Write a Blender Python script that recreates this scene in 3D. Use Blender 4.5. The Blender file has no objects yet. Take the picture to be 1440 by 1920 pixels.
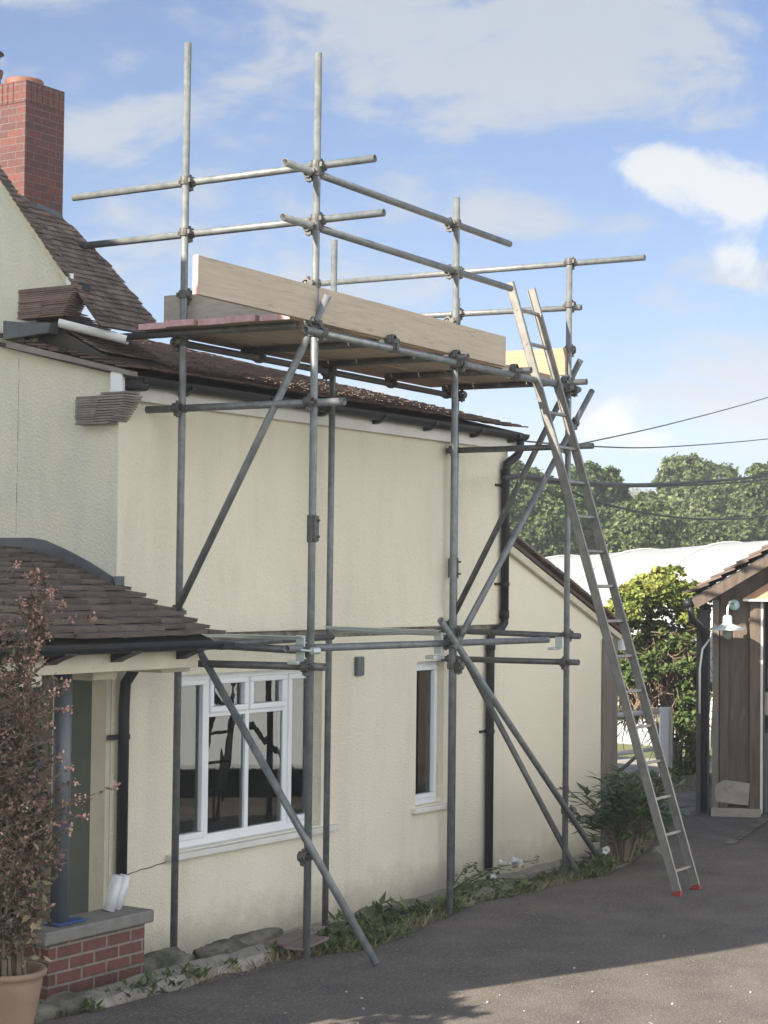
import bpy, bmesh, math, random
from mathutils import Vector, Matrix, noise
R = math.radians
random.seed(7)
sc = bpy.context.scene
col = sc.collection

# ---------------------------------------------------------------- camera
# world frame: +X runs along the long house wall, +Y into the house, Z up, house corner near the origin
F, PITCH, ROLL, YAW = 3476.0, 0.0362, 0.0111, R(33)
CAM = Vector((-9.409, -7.994, 2.35))
fw = Vector((math.cos(YAW), math.sin(YAW), 0)); rt = Vector((math.sin(YAW), -math.cos(YAW), 0)); up = Vector((0, 0, 1))
f0 = fw*math.cos(PITCH) + up*math.sin(PITCH); u0 = up*math.cos(PITCH) - fw*math.sin(PITCH)
Rc = rt*math.cos(ROLL) + u0*math.sin(ROLL); Uc = u0*math.cos(ROLL) - rt*math.sin(ROLL)
cd = bpy.data.cameras.new('camera'); cam = bpy.data.objects.new('camera', cd); col.objects.link(cam)
cam.matrix_world = Matrix(((Rc.x, Uc.x, -f0.x, CAM.x), (Rc.y, Uc.y, -f0.y, CAM.y), (Rc.z, Uc.z, -f0.z, CAM.z), (0, 0, 0, 1)))
cd.sensor_fit = 'VERTICAL'; cd.sensor_height = 36; cd.lens = F/1920*36
cd.clip_start = .1; cd.clip_end = 6000
sc.camera = cam
sc.render.resolution_x, sc.render.resolution_y = 768, 1024

# ---------------------------------------------------------------- world, sun, exposure
SUN_AZ, SUN_EL = R(12), R(30)          # travel azimuth away from +X towards -Y, elevation
EXPO = 1.52
HAZE = .0011
trav = Vector((math.cos(SUN_AZ)*math.cos(SUN_EL), -math.sin(SUN_AZ)*math.cos(SUN_EL), -math.sin(SUN_EL)))
sl = bpy.data.lights.new('sun', 'SUN'); sl.energy = 5.0; sl.angle = R(.5); sl.color = (1, .90, .75)
so = bpy.data.objects.new('sun', sl); col.objects.link(so)
so.rotation_euler = trav.to_track_quat('-Z', 'Y').to_euler()
sc.view_settings.view_transform = 'Standard'; sc.view_settings.look = 'None'; sc.view_settings.exposure = EXPO
sc.view_settings.gamma = 1

def view_dir(px, py):
    return (f0 + Rc*((px-720)/F) - Uc*((py-960)/F)).normalized()

def build_world():
    w = bpy.data.worlds.new('World'); sc.world = w; w.use_nodes = True
    nt = w.node_tree; N = nt.nodes; L = nt.links; N.clear()
    out = N.new('ShaderNodeOutputWorld'); bg = N.new('ShaderNodeBackground')
    sky = N.new('ShaderNodeTexSky'); sky.sky_type = 'NISHITA'; sky.sun_disc = False
    sky.sun_elevation = SUN_EL; sky.sun_rotation = math.atan2(-trav.x, -trav.y)
    sky.dust_density = .6; sky.ozone_density = 2.2; sky.air_density = 1.0
    tc = N.new('ShaderNodeTexCoord')
    def vmath(op, a, b=None):
        n = N.new('ShaderNodeVectorMath'); n.operation = op; L.new(a, n.inputs[0])
        if b is not None:
            if isinstance(b, (tuple, Vector)): n.inputs[1].default_value = b
            else: L.new(b, n.inputs[1])
        return n
    def m(op, a, b=None, c=None, clamp=False):
        n = N.new('ShaderNodeMath'); n.operation = op; n.use_clamp = clamp
        for i, v in enumerate((a, b, c)):
            if v is None: continue
            if isinstance(v, (int, float)): n.inputs[i].default_value = v
            else: L.new(v, n.inputs[i])
        return n.outputs[0]
    d = tc.outputs['Generated']
    def nz(scale, vec, detail=7, rough=.55, dist=0, off=(0, 0, 0)):
        mp = N.new('ShaderNodeMapping'); mp.inputs['Scale'].default_value = vec; mp.inputs['Location'].default_value = off
        L.new(d, mp.inputs[0]); n = N.new('ShaderNodeTexNoise'); n.inputs['Scale'].default_value = scale
        n.inputs['Detail'].default_value = detail; n.inputs['Roughness'].default_value = rough; n.inputs['Distortion'].default_value = dist
        L.new(mp.outputs[0], n.inputs['Vector']); return n.outputs['Fac']
    big = nz(3.2, (1, 1, 3.6), 5, .5, .3, (.4, .1, .2))
    fine = nz(13, (1, 1, 2.6), 8, .6, .5)
    sep = N.new('ShaderNodeSeparateXYZ'); L.new(d, sep.inputs[0])
    def blob(px, py, rx, ry):
        # soft patch of cloud round a direction: elongated along the horizon
        c = view_dir(px, py)
        dif = vmath('SUBTRACT', d, tuple(c))
        ha = vmath('DOT_PRODUCT', dif.outputs[0], tuple(rt)).outputs['Value']; va = vmath('DOT_PRODUCT', dif.outputs[0], (0, 0, 1)).outputs['Value']
        a = m('POWER', m('ABSOLUTE', m('DIVIDE', ha, rx/F)), 2); b = m('POWER', m('ABSOLUTE', m('DIVIDE', va, ry/F)), 2)
        return m('EXPONENT', m('MULTIPLY', m('ADD', a, b), -1.0))
    def addup(lst):
        t = None
        for (b, k) in lst:
            v = m('MULTIPLY', blob(*b), k); t = v if t is None else m('ADD', t, v)
        return t
    soft = addup([((700, 60, 480, 130), .42), ((1250, 60, 350, 110), .36), ((260, 240, 190, 90), .3), ((1000, 400, 330, 45), .17), ((880, 160, 300, 60), .22),
                  ((1250, 560, 330, 60), .2), ((1150, 760, 420, 100), .3), ((480, 470, 260, 50), .16), ((1300, 700, 250, 60), .15),
                  ((40, 130, 110, 90), -.3), ((330, 60, 130, 60), -.05), ((1000, 250, 260, 60), -.22), ((1130, 520, 130, 50), -.1), ((760, 330, 250, 60), -.2), ((190, 440, 120, 60), -.18), ((230, 480, 120, 60), -.15), ((1020, 560, 120, 70), -.1)])
    wisp = nz(5.5, (1, 1, 2.4), 10, .62, 1.1, (1.7, .4, 2))
    tex = m('ADD', m('ADD', m('MULTIPLY', m('SUBTRACT', big, .5), 1.0), m('MULTIPLY', m('SUBTRACT', fine, .5), 2.3)), m('MULTIPLY', m('SUBTRACT', wisp, .5), 2.0))
    cov = m('ADD', m('ADD', tex, .565), soft)
    mr = N.new('ShaderNodeMapRange'); mr.inputs['From Min'].default_value = .42; mr.inputs['From Max'].default_value = 1.08; mr.interpolation_type = 'SMOOTHSTEP'
    L.new(cov, mr.inputs['Value'])
    # crisp cumulus
    f2 = nz(24, (1, 1, 1.2), 9, .62, .4); f3 = nz(9, (1, 1, 1.6), 6, .6, .8, (3, 1, 2))
    cu = addup([((1225, 300, 85, 38), .95), ((1330, 345, 130, 60), .95), ((1430, 385, 90, 60), .8), ((1370, 480, 60, 34), .8), ((1420, 520, 80, 38), .8), ((1145, 775, 60, 40), .7), ((1420, 815, 60, 25), .8), ((1220, 830, 80, 30), .7), ((1040, 800, 110, 35), .4)])
    cm = N.new('ShaderNodeMapRange'); cm.inputs['From Min'].default_value = .38; cm.inputs['From Max'].default_value = .85; cm.interpolation_type = 'SMOOTHSTEP'
    L.new(m('ADD', m('MULTIPLY', cu, .8), m('MULTIPLY', m('SUBTRACT', m('ADD', m('MULTIPLY', f2, .6), m('MULTIPLY', f3, .4)), .5), 2.6)), cm.inputs['Value'])
    def mix(fac, a, b):
        n = N.new('ShaderNodeMix'); n.data_type = 'RGBA'
        if isinstance(fac, float): n.inputs['Factor'].default_value = fac
        else: L.new(fac, n.inputs['Factor'])
        for k, v in (('A', a), ('B', b)):
            s = [i for i in n.inputs if i.name == k and i.type == 'RGBA'][0]
            if isinstance(v, tuple): s.default_value = v
            else: L.new(v, s)
        return [o for o in n.outputs if o.type == 'RGBA'][0]
    dim = N.new('ShaderNodeMix'); dim.data_type = 'RGBA'; dim.blend_type = 'MULTIPLY'; dim.inputs['Factor'].default_value = 1
    ca = [i for i in dim.inputs if i.type == 'RGBA']; L.new(sky.outputs[0], ca[0]); ca[1].default_value = (.27, .39, .555, 1)
    base = mix(m('MULTIPLY', mr.outputs[0], .92), [o for o in dim.outputs if o.type == 'RGBA'][0], (2.0, 2.25, 2.62, 1))
    res = mix(m('MULTIPLY', cm.outputs[0], .92), base, (3.3, 3.4, 3.5, 1))
    # unseen bright cloud added behind camera and over drive to lift shaded walls
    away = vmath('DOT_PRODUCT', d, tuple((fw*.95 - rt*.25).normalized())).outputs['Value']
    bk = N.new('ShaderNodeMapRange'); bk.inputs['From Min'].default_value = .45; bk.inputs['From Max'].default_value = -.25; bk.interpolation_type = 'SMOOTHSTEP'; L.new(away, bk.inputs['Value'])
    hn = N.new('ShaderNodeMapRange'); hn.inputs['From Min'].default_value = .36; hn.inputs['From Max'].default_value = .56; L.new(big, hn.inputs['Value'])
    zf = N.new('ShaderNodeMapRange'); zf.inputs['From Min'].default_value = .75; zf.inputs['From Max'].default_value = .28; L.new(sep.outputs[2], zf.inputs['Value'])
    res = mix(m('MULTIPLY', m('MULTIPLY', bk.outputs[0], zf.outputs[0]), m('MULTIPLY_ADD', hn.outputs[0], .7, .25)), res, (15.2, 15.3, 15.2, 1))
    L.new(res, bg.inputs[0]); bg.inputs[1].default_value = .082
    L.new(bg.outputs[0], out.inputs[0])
build_world()

# ---------------------------------------------------------------- helpers
def W(s, d, z): return Vector((s, -d, z))            # s along wall, d out from wall
def at(px, py, Y):                                     # point seen at a pixel, Y metres ahead
    v = f0 + Rc*((px-720)/F) - Uc*((py-960)/F); return CAM + v*(Y/v.dot(fw))
def on_d(px, py, d):
    v = f0 + Rc*((px-720)/F) - Uc*((py-960)/F); k = (-d - CAM.y)/v.y; return CAM + v*k
def on_s(px, py, s):
    v = f0 + Rc*((px-720)/F) - Uc*((py-960)/F); k = (s - CAM.x)/v.x; return CAM + v*k
def on_z(px, py, z):
    v = f0 + Rc*((px-720)/F) - Uc*((py-960)/F); k = (z - CAM.z)/v.z; return CAM + v*k

class MB:
    def __init__(s): s.v = []; s.f = []
    def add(s, vs, fs):
        o = len(s.v); s.v += [tuple(v) for v in vs]; s.f += [tuple(i+o for i in f) for f in fs]
    def box(s, a, b):
        x0, y0, z0 = [min(p, q) for p, q in zip(a, b)]; x1, y1, z1 = [max(p, q) for p, q in zip(a, b)]
        s.add([(x0,y0,z0),(x1,y0,z0),(x1,y1,z0),(x0,y1,z0),(x0,y0,z1),(x1,y0,z1),(x1,y1,z1),(x0,y1,z1)],
              [(0,3,2,1),(4,5,6,7),(0,1,5,4),(1,2,6,5),(2,3,7,6),(3,0,4,7)])
    def hbox(s, s0, s1, d0, d1, z0, z1): s.box((s0, -d0, z0), (s1, -d1, z1))
    def obox(s, c, x, y, z):                            # centre + half axis vectors
        vs = [c + x*i + y*j + z*k for k in (-1, 1) for (i, j) in ((-1,-1),(1,-1),(1,1),(-1,1))]
        s.add(vs, [(0,3,2,1),(4,5,6,7),(0,1,5,4),(1,2,6,5),(2,3,7,6),(3,0,4,7)])
    def bar(s, p, q, w, h, upv=Vector((0,0,1))):
        p, q = Vector(p), Vector(q); a = (q-p); l = a.length; a.normalize()
        x = a.cross(upv); 
        if x.length < 1e-4: x = a.cross(Vector((1,0,0)))
        x.normalize(); y = x.cross(a).normalized()
        s.obox((p+q)/2, a*(l/2), x*(w/2), y*(h/2))
    def tube(s, p, q, r, n=14, hollow=False, r2=None):
        p, q = Vector(p), Vector(q); a = (q-p).normalized(); x = a.orthogonal().normalized(); y = a.cross(x)
        r2 = r if r2 is None else r2
        vs = []; fs = []
        for c, rr in ((p, r), (q, r2)):
            for i in range(n):
                t = 2*math.pi*i/n; vs.append(c + x*(rr*math.cos(t)) + y*(rr*math.sin(t)))
        for i in range(n):
            j = (i+1) % n; fs.append((i, j, n+j, n+i))
        if hollow:
            dp = min(.25, (q-p).length*.4)
            for c, cc in ((p, p+a*dp), (q, q-a*dp)):
                b = len(vs)
                for i in range(n):
                    t = 2*math.pi*i/n; vs.append(c + x*(r*.84*math.cos(t)) + y*(r*.84*math.sin(t)))
                for i in range(n):
                    t = 2*math.pi*i/n; vs.append(cc + x*(r*.84*math.cos(t)) + y*(r*.84*math.sin(t)))
                o = 0 if c is p else n
                for i in range(n):
                    j = (i+1) % n
                    if o == 0: fs += [(j, i, b+i, b+j), (b+j, b+i, b+n+i, b+n+j)]
                    else: fs += [(o+i, o+j, b+j, b+i), (b+i, b+j, b+n+j, b+n+i)]
                fs.append(tuple(b+n+i for i in range(n)))
        else:
            fs += [tuple(range(n-1, -1, -1)), tuple(range(n, 2*n))]
        s.add(vs, fs)
    def path(s, pts, r, n=8, radii=None):
        pts = [Vector(p) for p in pts]; vs = []; fs = []; x = None
        for k, p in enumerate(pts):
            a = (pts[min(k+1, len(pts)-1)] - pts[max(k-1, 0)]).normalized()
            x = a.orthogonal().normalized() if x is None else (x - a*x.dot(a)).normalized()
            y = a.cross(x); rr = radii[k] if radii else r
            for i in range(n):
                t = 2*math.pi*i/n; vs.append(p + x*(rr*math.cos(t)) + y*(rr*math.sin(t)))
        for k in range(len(pts)-1):
            for i in range(n):
                j = (i+1) % n; fs.append((k*n+i, k*n+j, (k+1)*n+j, (k+1)*n+i))
        fs += [tuple(range(n-1, -1, -1)), tuple(range((len(pts)-1)*n, len(pts)*n))]
        s.add(vs, fs)
    def prism(s, poly, ext):                            # polygon of Vectors extruded by vector ext
        n = len(poly); ext = Vector(ext); poly = [Vector(p) for p in poly]
        nrm = Vector((0,0,0))
        for i in range(n): nrm += poly[i].cross(poly[(i+1) % n])
        if nrm.dot(ext) > 0: poly = poly[::-1]
        s.add(poly + [p+ext for p in poly], [tuple(range(n)), tuple(range(2*n-1, n-1, -1))] + [((i+1) % n, i, n+i, n+(i+1) % n) for i in range(n)])
    def lathe(s, c, prof, n=28, ax=Vector((0,0,1))):
        ax = ax.normalized(); x = ax.orthogonal().normalized(); y = ax.cross(x); vs = []; fs = []
        for (r, h) in prof:
            for i in range(n):
                t = 2*math.pi*i/n; vs.append(c + ax*h + x*(r*math.cos(t)) + y*(r*math.sin(t)))
        for k in range(len(prof)-1):
            for i in range(n):
                j = (i+1) % n; fs.append((k*n+i, k*n+j, (k+1)*n+j, (k+1)*n+i))
        s.add(vs, fs)
    def build(s, name, mat, parent=None, smooth=False, bevel=0, loc=None, auto=False):
        me = bpy.data.meshes.new(name)
        off = Vector(loc) if loc is not None else Vector((0,0,0))
        if parent is not None: off = off + parent_origin(parent)
        me.from_pydata([tuple(Vector(v)-off) for v in s.v], [], s.f); me.update()
        o = bpy.data.objects.new(name, me); col.objects.link(o)
        if mat: me.materials.append(mat)
        if smooth:
            for p in me.polygons: p.use_smooth = True
        if auto:
            for p in me.polygons: p.use_smooth = len(p.vertices) == 4
            me.update()
        if parent is not None: o.parent = parent
        if loc is not None: o.location = loc
        if bevel:
            b = o.modifiers.new('bevel', 'BEVEL'); b.width = bevel; b.segments = 2; b.limit_method = 'ANGLE'
        return o
def parent_origin(o):
    p = Vector((0,0,0))
    while o is not None: p += o.location; o = o.parent
    return p
def tag(o, label=None, cat=None, group=None, kind=None):
    if label: o['label'] = label
    if cat: o['category'] = cat
    if group: o['group'] = group
    if kind: o['kind'] = kind
    return o
def thing(name, label, cat, loc=(0,0,0), group=None):
    o = bpy.data.objects.new(name, None); col.objects.link(o); o.location = loc; o.empty_display_size = .2
    return tag(o, label, cat, group)

# ---------------------------------------------------------------- materials
def mat(name, c1, c2=None, scale=6, rough=.7, bump=0, bscale=40, metal=0, detail=6, spec=.5, rnd=0, stretch=None, stain=None, trans=0):
    m = bpy.data.materials.new(name); m.use_nodes = True; nt = m.node_tree; N = nt.nodes; L = nt.links
    b = N['Principled BSDF']; b.inputs['Roughness'].default_value = rough; b.inputs['Metallic'].default_value = metal
    b.inputs['Specular IOR Level'].default_value = spec
    tc = N.new('ShaderNodeTexCoord'); g = N.new('ShaderNodeNewGeometry')
    vec = g.outputs['Position']
    if stretch:
        mp = N.new('ShaderNodeMapping'); mp.inputs['Scale'].default_value = stretch; L.new(vec, mp.inputs[0]); vec = mp.outputs[0]
    def noise_(sc_, det=detail, v=vec, r=.6):
        n = N.new('ShaderNodeTexNoise'); n.inputs['Scale'].default_value = sc_; n.inputs['Detail'].default_value = det; n.inputs['Roughness'].default_value = r
        L.new(v, n.inputs['Vector']); return n.outputs['Fac']
    def mixc(fac, a, bb, blend='MIX'):
        n = N.new('ShaderNodeMix'); n.data_type = 'RGBA'; n.blend_type = blend
        if isinstance(fac, float): n.inputs['Factor'].default_value = fac
        else: L.new(fac, n.inputs['Factor'])
        for k, v in (('A', a), ('B', bb)):
            s_ = [i for i in n.inputs if i.name == k and i.type == 'RGBA'][0]
            if isinstance(v, tuple): s_.default_value = (*v[:3], 1)
            else: L.new(v, s_)
        return [o for o in n.outputs if o.type == 'RGBA'][0]
    c = c1
    if c2:
        r_ = N.new('ShaderNodeMapRange'); r_.inputs['From Min'].default_value = .33; r_.inputs['From Max'].default_value = .67
        L.new(noise_(scale), r_.inputs['Value']); c = mixc(r_.outputs[0], c1, c2)
    if stain:
        (sc_col, s_scale, lo, hi, s_str) = stain
        mp = N.new('ShaderNodeMapping'); mp.inputs['Scale'].default_value = s_str; L.new(g.outputs['Position'], mp.inputs[0])
        r_ = N.new('ShaderNodeMapRange'); r_.inputs['From Min'].default_value = lo; r_.inputs['From Max'].default_value = hi
        L.new(noise_(s_scale, 8, mp.outputs[0], .65), r_.inputs['Value']); c = mixc(r_.outputs[0], c, sc_col)
    if rnd:
        ri = N.new('ShaderNodeHueSaturation'); mm = N.new('ShaderNodeMapRange'); L.new(g.outputs['Random Per Island'], mm.inputs['Value'])
        mm.inputs['To Min'].default_value = 1-rnd; mm.inputs['To Max'].default_value = 1+rnd; L.new(mm.outputs[0], ri.inputs['Value'])
        if isinstance(c, tuple): ri.inputs['Color'].default_value = (*c[:3], 1)
        else: L.new(c, ri.inputs['Color'])
        c = ri.outputs[0]
    if isinstance(c, tuple): b.inputs['Base Color'].default_value = (*c[:3], 1)
    else: L.new(c, b.inputs['Base Color'])
    if bump:
        bn = N.new('ShaderNodeBump'); bn.inputs['Strength'].default_value = 1; bn.inputs['Distance'].default_value = bump
        L.new(noise_(bscale, 5, vec), bn.inputs['Height']); L.new(bn.outputs[0], b.inputs['Normal'])
    if trans:
        b.inputs['Subsurface Weight'].default_value = 0
        tr = N.new('ShaderNodeBsdfTranslucent'); ms = N.new('ShaderNodeMixShader'); ms.inputs[0].default_value = trans
        if isinstance(c, tuple): tr.inputs[0].default_value = (*c[:3], 1)
        else: L.new(c, tr.inputs[0])
        L.new(b.outputs[0], ms.inputs[1]); L.new(tr.outputs[0], ms.inputs[2]); L.new(ms.outputs[0], N['Material Output'].inputs[0])
    return m
def brick(name, c1, c2, mortar, scale=1.0, bw=.215, bh=.075, mort=.011):
    m = mat(name, c1, c2, 30, .85, .002, 60); N = m.node_tree.nodes; L = m.node_tree.links
    g = N.new('ShaderNodeNewGeometry'); sp = N.new('ShaderNodeSeparateXYZ'); L.new(g.outputs['Position'], sp.inputs[0])
    ad = N.new('ShaderNodeMath'); L.new(sp.outputs[0], ad.inputs[0]); L.new(sp.outputs[1], ad.inputs[1])
    cb = N.new('ShaderNodeCombineXYZ'); L.new(ad.outputs[0], cb.inputs[0]); L.new(sp.outputs[2], cb.inputs[1])
    bt = N.new('ShaderNodeTexBrick'); L.new(cb.outputs[0], bt.inputs['Vector'])
    bt.inputs['Scale'].default_value = 1; bt.inputs['Brick Width'].default_value = bw; bt.inputs['Row Height'].default_value = bh
    bt.inputs['Mortar Size'].default_value = mort/2; bt.inputs['Mortar Smooth'].default_value = .3; bt.inputs['Bias'].default_value = 0
    bt.inputs['Color1'].default_value = (*c1, 1); bt.inputs['Color2'].default_value = (*c2, 1); bt.inputs['Mortar'].default_value = (*mortar, 1)
    b = N['Principled BSDF']
    n = N.new('ShaderNodeTexNoise'); n.inputs['Scale'].default_value = 22; L.new(g.outputs['Position'], n.inputs['Vector'])
    mr = N.new('ShaderNodeMapRange'); L.new(n.outputs['Fac'], mr.inputs['Value']); mr.inputs['To Min'].default_value = .6; mr.inputs['To Max'].default_value = 1.35
    hs = N.new('ShaderNodeHueSaturation'); L.new(bt.outputs['Color'], hs.inputs['Color']); L.new(mr.outputs[0], hs.inputs['Value']); L.new(hs.outputs[0], b.inputs['Base Color'])
    inv = N.new('ShaderNodeMath'); inv.operation = 'SUBTRACT'; inv.inputs[0].default_value = 1; L.new(bt.outputs['Fac'], inv.inputs[1])
    bn = N.new('ShaderNodeBump'); bn.inputs['Distance'].default_value = .006; L.new(inv.outputs[0], bn.inputs['Height']); L.new(bn.outputs[0], b.inputs['Normal'])
    return m
M = {}
M['render'] = mat('cream_render', (.71, .67, .535), (.745, .705, .57), 1.2, .92, .013, 52, detail=4, spec=.2, stain=((.62, .59, .475), 2.2, .5, .85, (1.6, 1.6, .35)))
M['render_algae'] = mat('weathered_render', (.69, .675, .56), (.74, .71, .59), 1.6, .93, .015, 50, detail=4, spec=.2, stain=((.60, .62, .545), 2.6, .45, .8, (2, 2, .6)))
M['render_low'] = mat('cream_render_smooth', (.68, .635, .50), (.72, .675, .535), .9, .92, .008, 50, detail=4, spec=.2)
M['render_dirt_shade'] = mat('dirty_shaded_render_edge', (.07, .065, .055), (.25, .225, .175), 9, .95, .004, 50)  # crack dirt, and the shadow line painted under the upper wall
M['white'] = mat('white_upvc', (.74, .76, .78), (.68, .70, .72), 3, .35)
M['white_paint'] = mat('white_paint', (.68, .67, .63), (.58, .57, .52), 4, .5, .001, 30)
M['cream_wood'] = mat('cream_painted_wood', (.56, .51, .40), (.48, .44, .34), 5, .6, .002, 30, stain=((.2, .17, .13), 9, .62, .8, (1, 1, 1)))
M['black'] = mat('black_gutter_plastic', (.012, .014, .018), (.02, .022, .027), 8, .5, spec=.3)
M['lead'] = mat('lead_flashing', (.065, .072, .08), (.11, .12, .13), 5, .6, .003, 14)
M['tile'] = mat('clay_roof_tile', (.10, .074, .062), (.17, .128, .108), 9, .85, .003, 70, rnd=.35, stain=((.30, .25, .20), 7, .64, .8, (1, 1, 1)))
M['tile_dark'] = mat('dark_wing_roof_tile', (.06, .04, .036), (.11, .068, .058), 9, .85, .003, 70, rnd=.4, stain=((.22, .21, .18), 12, .66, .78, (1, 1, 1)))
M['tile_grey'] = mat('dark_porch_tile', (.085, .066, .056), (.14, .108, .092), 6, .8, .002, 60, rnd=.3)
M['corbel'] = mat('grey_corbel_tile', (.17, .15, .145), (.26, .235, .22), 9, .9, .002, 60, rnd=.2)
M['corbel_red'] = mat('brown_corbel_tile', (.16, .11, .095), (.23, .17, .15), 9, .9, .002, 60, rnd=.2)
M['brick_ch'] = brick('chimney_brick', (.125, .042, .034), (.075, .033, .033), (.125, .10, .092))
M['brick'] = brick('porch_brick', (.15, .055, .042), (.10, .042, .036), (.21, .185, .155), mort=.018)
M['terracotta'] = mat('terracotta', (.21, .138, .09), (.28, .19, .13), 5, .8, .002, 40, stain=((.20, .17, .14), 4, .55, .8, (1, 1, 1)))
M['pot_clay'] = mat('chimney_pot_clay', (.13, .055, .04), (.20, .09, .065), 5, .7)
M['steel'] = mat('galvanised_tube', (.11, .122, .13), (.19, .205, .208), 14, .5, .0006, 60, metal=.25, stain=((.15, .085, .05), 13, .64, .76, (1, 1, 1)))
M['steel_dark'] = mat('weathered_tube', (.075, .08, .085), (.13, .13, .13), 12, .5, .0006, 60, metal=.35, stain=((.16, .12, .09), 14, .6, .8, (1, 1, 1)))
M['clamp'] = mat('coupler_steel', (.06, .063, .065), (.13, .125, .115), 30, .6, .001, 80, metal=.4)
M['galv'] = mat('new_galvanised_beam', (.48, .56, .56), (.58, .65, .64), 9, .35, metal=.5)
M['alu'] = mat('ladder_aluminium', (.16, .16, .155), (.24, .235, .22), 10, .48, metal=.3, stain=((.26, .25, .22), 12, .6, .8, (1, 1, 1)))
M['board'] = mat('scaffold_board_wood', (.40, .33, .25), (.48, .405, .315), 3, .8, .002, 14, stretch=(1, 9, 14), stain=((.17, .125, .085), 6, .6, .74, (.6, 4, 9)))
M['board_grey'] = mat('grey_scaffold_board', (.29, .265, .23), (.37, .335, .29), 3, .85, .002, 14, stretch=(3, 3, 14), stain=((.14, .12, .10), 7, .62, .75, (1.4, 1.4, 3)))
M['board_new'] = mat('fresh_scaffold_board', (.30, .19, .12), (.36, .25, .17), 3, .8, .002, 14, stretch=(9, 1, 14), stain=((.32, .17, .08), 8, .64, .76, (2, 1, 5)))
M['pink'] = mat('pink_painted_board_end', (.46, .24, .26), (.56, .40, .41), 22, .7)
M['under'] = mat('deck_board_wood', (.27, .215, .165), (.40, .31, .235), 3, .85, .002, 14, stretch=(1, 9, 9))
M['asphalt'] = mat('tarmac', (.098, .088, .079), (.158, .141, .124), 2.2, .93, .016, 80, detail=8, spec=.25, stain=((.34, .305, .265), 55, .53, .72, (1, 1, 1)))
M['soil'] = mat('bed_soil', (.07, .06, .045), (.14, .12, .095), 9, .95, .02, 20)
M['stone'] = mat('garden_stone', (.12, .11, .088), (.22, .20, .16), 7, .92, .02, 14, stain=((.05, .06, .03), 5, .46, .62, (1, 1, 1)))
M['concrete'] = mat('concrete', (.24, .22, .19), (.34, .315, .27), 8, .9, .006, 30, stain=((.10, .10, .07), 4, .55, .72, (1, 1, 1)))
M['coping'] = mat('coping_stone', (.15, .145, .135), (.21, .20, .185), 8, .85, .003, 40)
M['grass'] = mat('meadow_grass', (.07, .10, .03), (.12, .13, .05), .3, .95, .05, 4)
M['weed'] = mat('weed_leaves', (.055, .095, .025), (.12, .15, .05), 3, .6, rnd=.5, trans=.25)
M['shrub'] = mat('glossy_shrub_leaves', (.04, .085, .028), (.10, .15, .045), 3, .42, rnd=.45, trans=.18)
M['redleaf'] = mat('bronze_pink_leaves', (.15, .105, .08), (.35, .215, .17), 7, .6, rnd=.55, trans=.3)
M['greenleaf'] = mat('dull_green_leaves', (.05, .06, .032), (.11, .10, .06), 5, .55, rnd=.45, trans=.2)
M['pinkflower'] = mat('pale_pink_flowers', (.55, .30, .26), (.66, .46, .40), 12, .6, rnd=.25, trans=.3)
M['creamleaf'] = mat('pale_dry_leaves', (.34, .27, .17), (.22, .19, .10), 9, .6, rnd=.35, trans=.25)
M['petal'] = mat('white_petals', (.82, .83, .82), (.75, .77, .78), 20, .6, trans=.3)
M['treeleaf'] = mat('tree_leaves', (.035, .065, .022), (.085, .12, .04), .35, .65, rnd=.5, trans=.2)
M['treeleaf2'] = mat('tree_leaves_light', (.06, .09, .03), (.13, .16, .06), .35, .65, rnd=.5, trans=.2)
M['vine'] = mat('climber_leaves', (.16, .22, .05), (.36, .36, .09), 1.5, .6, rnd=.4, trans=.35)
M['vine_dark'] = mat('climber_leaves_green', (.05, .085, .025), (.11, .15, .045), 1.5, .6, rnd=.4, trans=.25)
M['twig'] = mat('bare_twigs', (.12, .085, .06), (.20, .15, .11), 9, .9)
M['bark'] = mat('bark', (.09, .07, .05), (.15, .12, .09), 6, .95, .01, 20)
M['barn'] = mat('weathered_brown_boards', (.068, .050, .040), (.12, .09, .07), 3, .8, .003, 9, stretch=(5, 5, .7), stain=((.25, .18, .13), 4, .6, .8, (5, 5, .8)))
M['barn_grey'] = mat('grey_timber', (.13, .115, .098), (.19, .17, .145), 3, .85, .003, 9, stretch=(5, 5, .7))
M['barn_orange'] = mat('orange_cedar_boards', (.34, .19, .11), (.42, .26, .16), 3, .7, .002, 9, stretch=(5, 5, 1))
M['dark_timber'] = mat('dark_timber', (.035, .035, .038), (.065, .058, .052), 4, .8, .002, 12)
M['poly'] = mat('polytunnel_sheet', (.50, .52, .54), (.44, .46, .48), .5, .5, trans=.35)
M['lampblue'] = mat('pale_blue_enamel', (.36, .52, .56), (.42, .58, .60), 6, .4)
M['lampwhite'] = mat('galvanised_shade', (.55, .60, .58), (.62, .66, .64), 6, .4, metal=.2)
M['glasslamp'] = mat('lamp_glass', (.30, .32, .30), None, 6, .15)
M['bluegrey'] = mat('blue_grey_pipe', (.075, .085, .10), (.095, .105, .12), 3, .35)
M['door'] = mat('brown_door_timber', (.10, .07, .05), (.15, .11, .08), 3, .6, .002, 9, stretch=(4, 4, .5))
M['greyrender'] = mat('grey_green_reveal', (.09, .10, .085), (.12, .125, .105), 3, .9)
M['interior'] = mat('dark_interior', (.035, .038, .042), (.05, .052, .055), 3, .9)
M['worktop'] = mat('room_furniture', (.20, .17, .14), (.12, .12, .12), 3, .6)
M['plasticwrap'] = mat('white_plastic_wrap', (.66, .67, .68), (.55, .56, .57), 12, .25, .004, 30)
M['blue'] = mat('blue_cloth', (.02, .07, .22), None, 3, .5)
M['red'] = mat('red_rubber', (.22, .03, .022), None, 3, .5)
M['cable'] = mat('black_cable', (.02, .022, .026), None, 3, .6)
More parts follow.
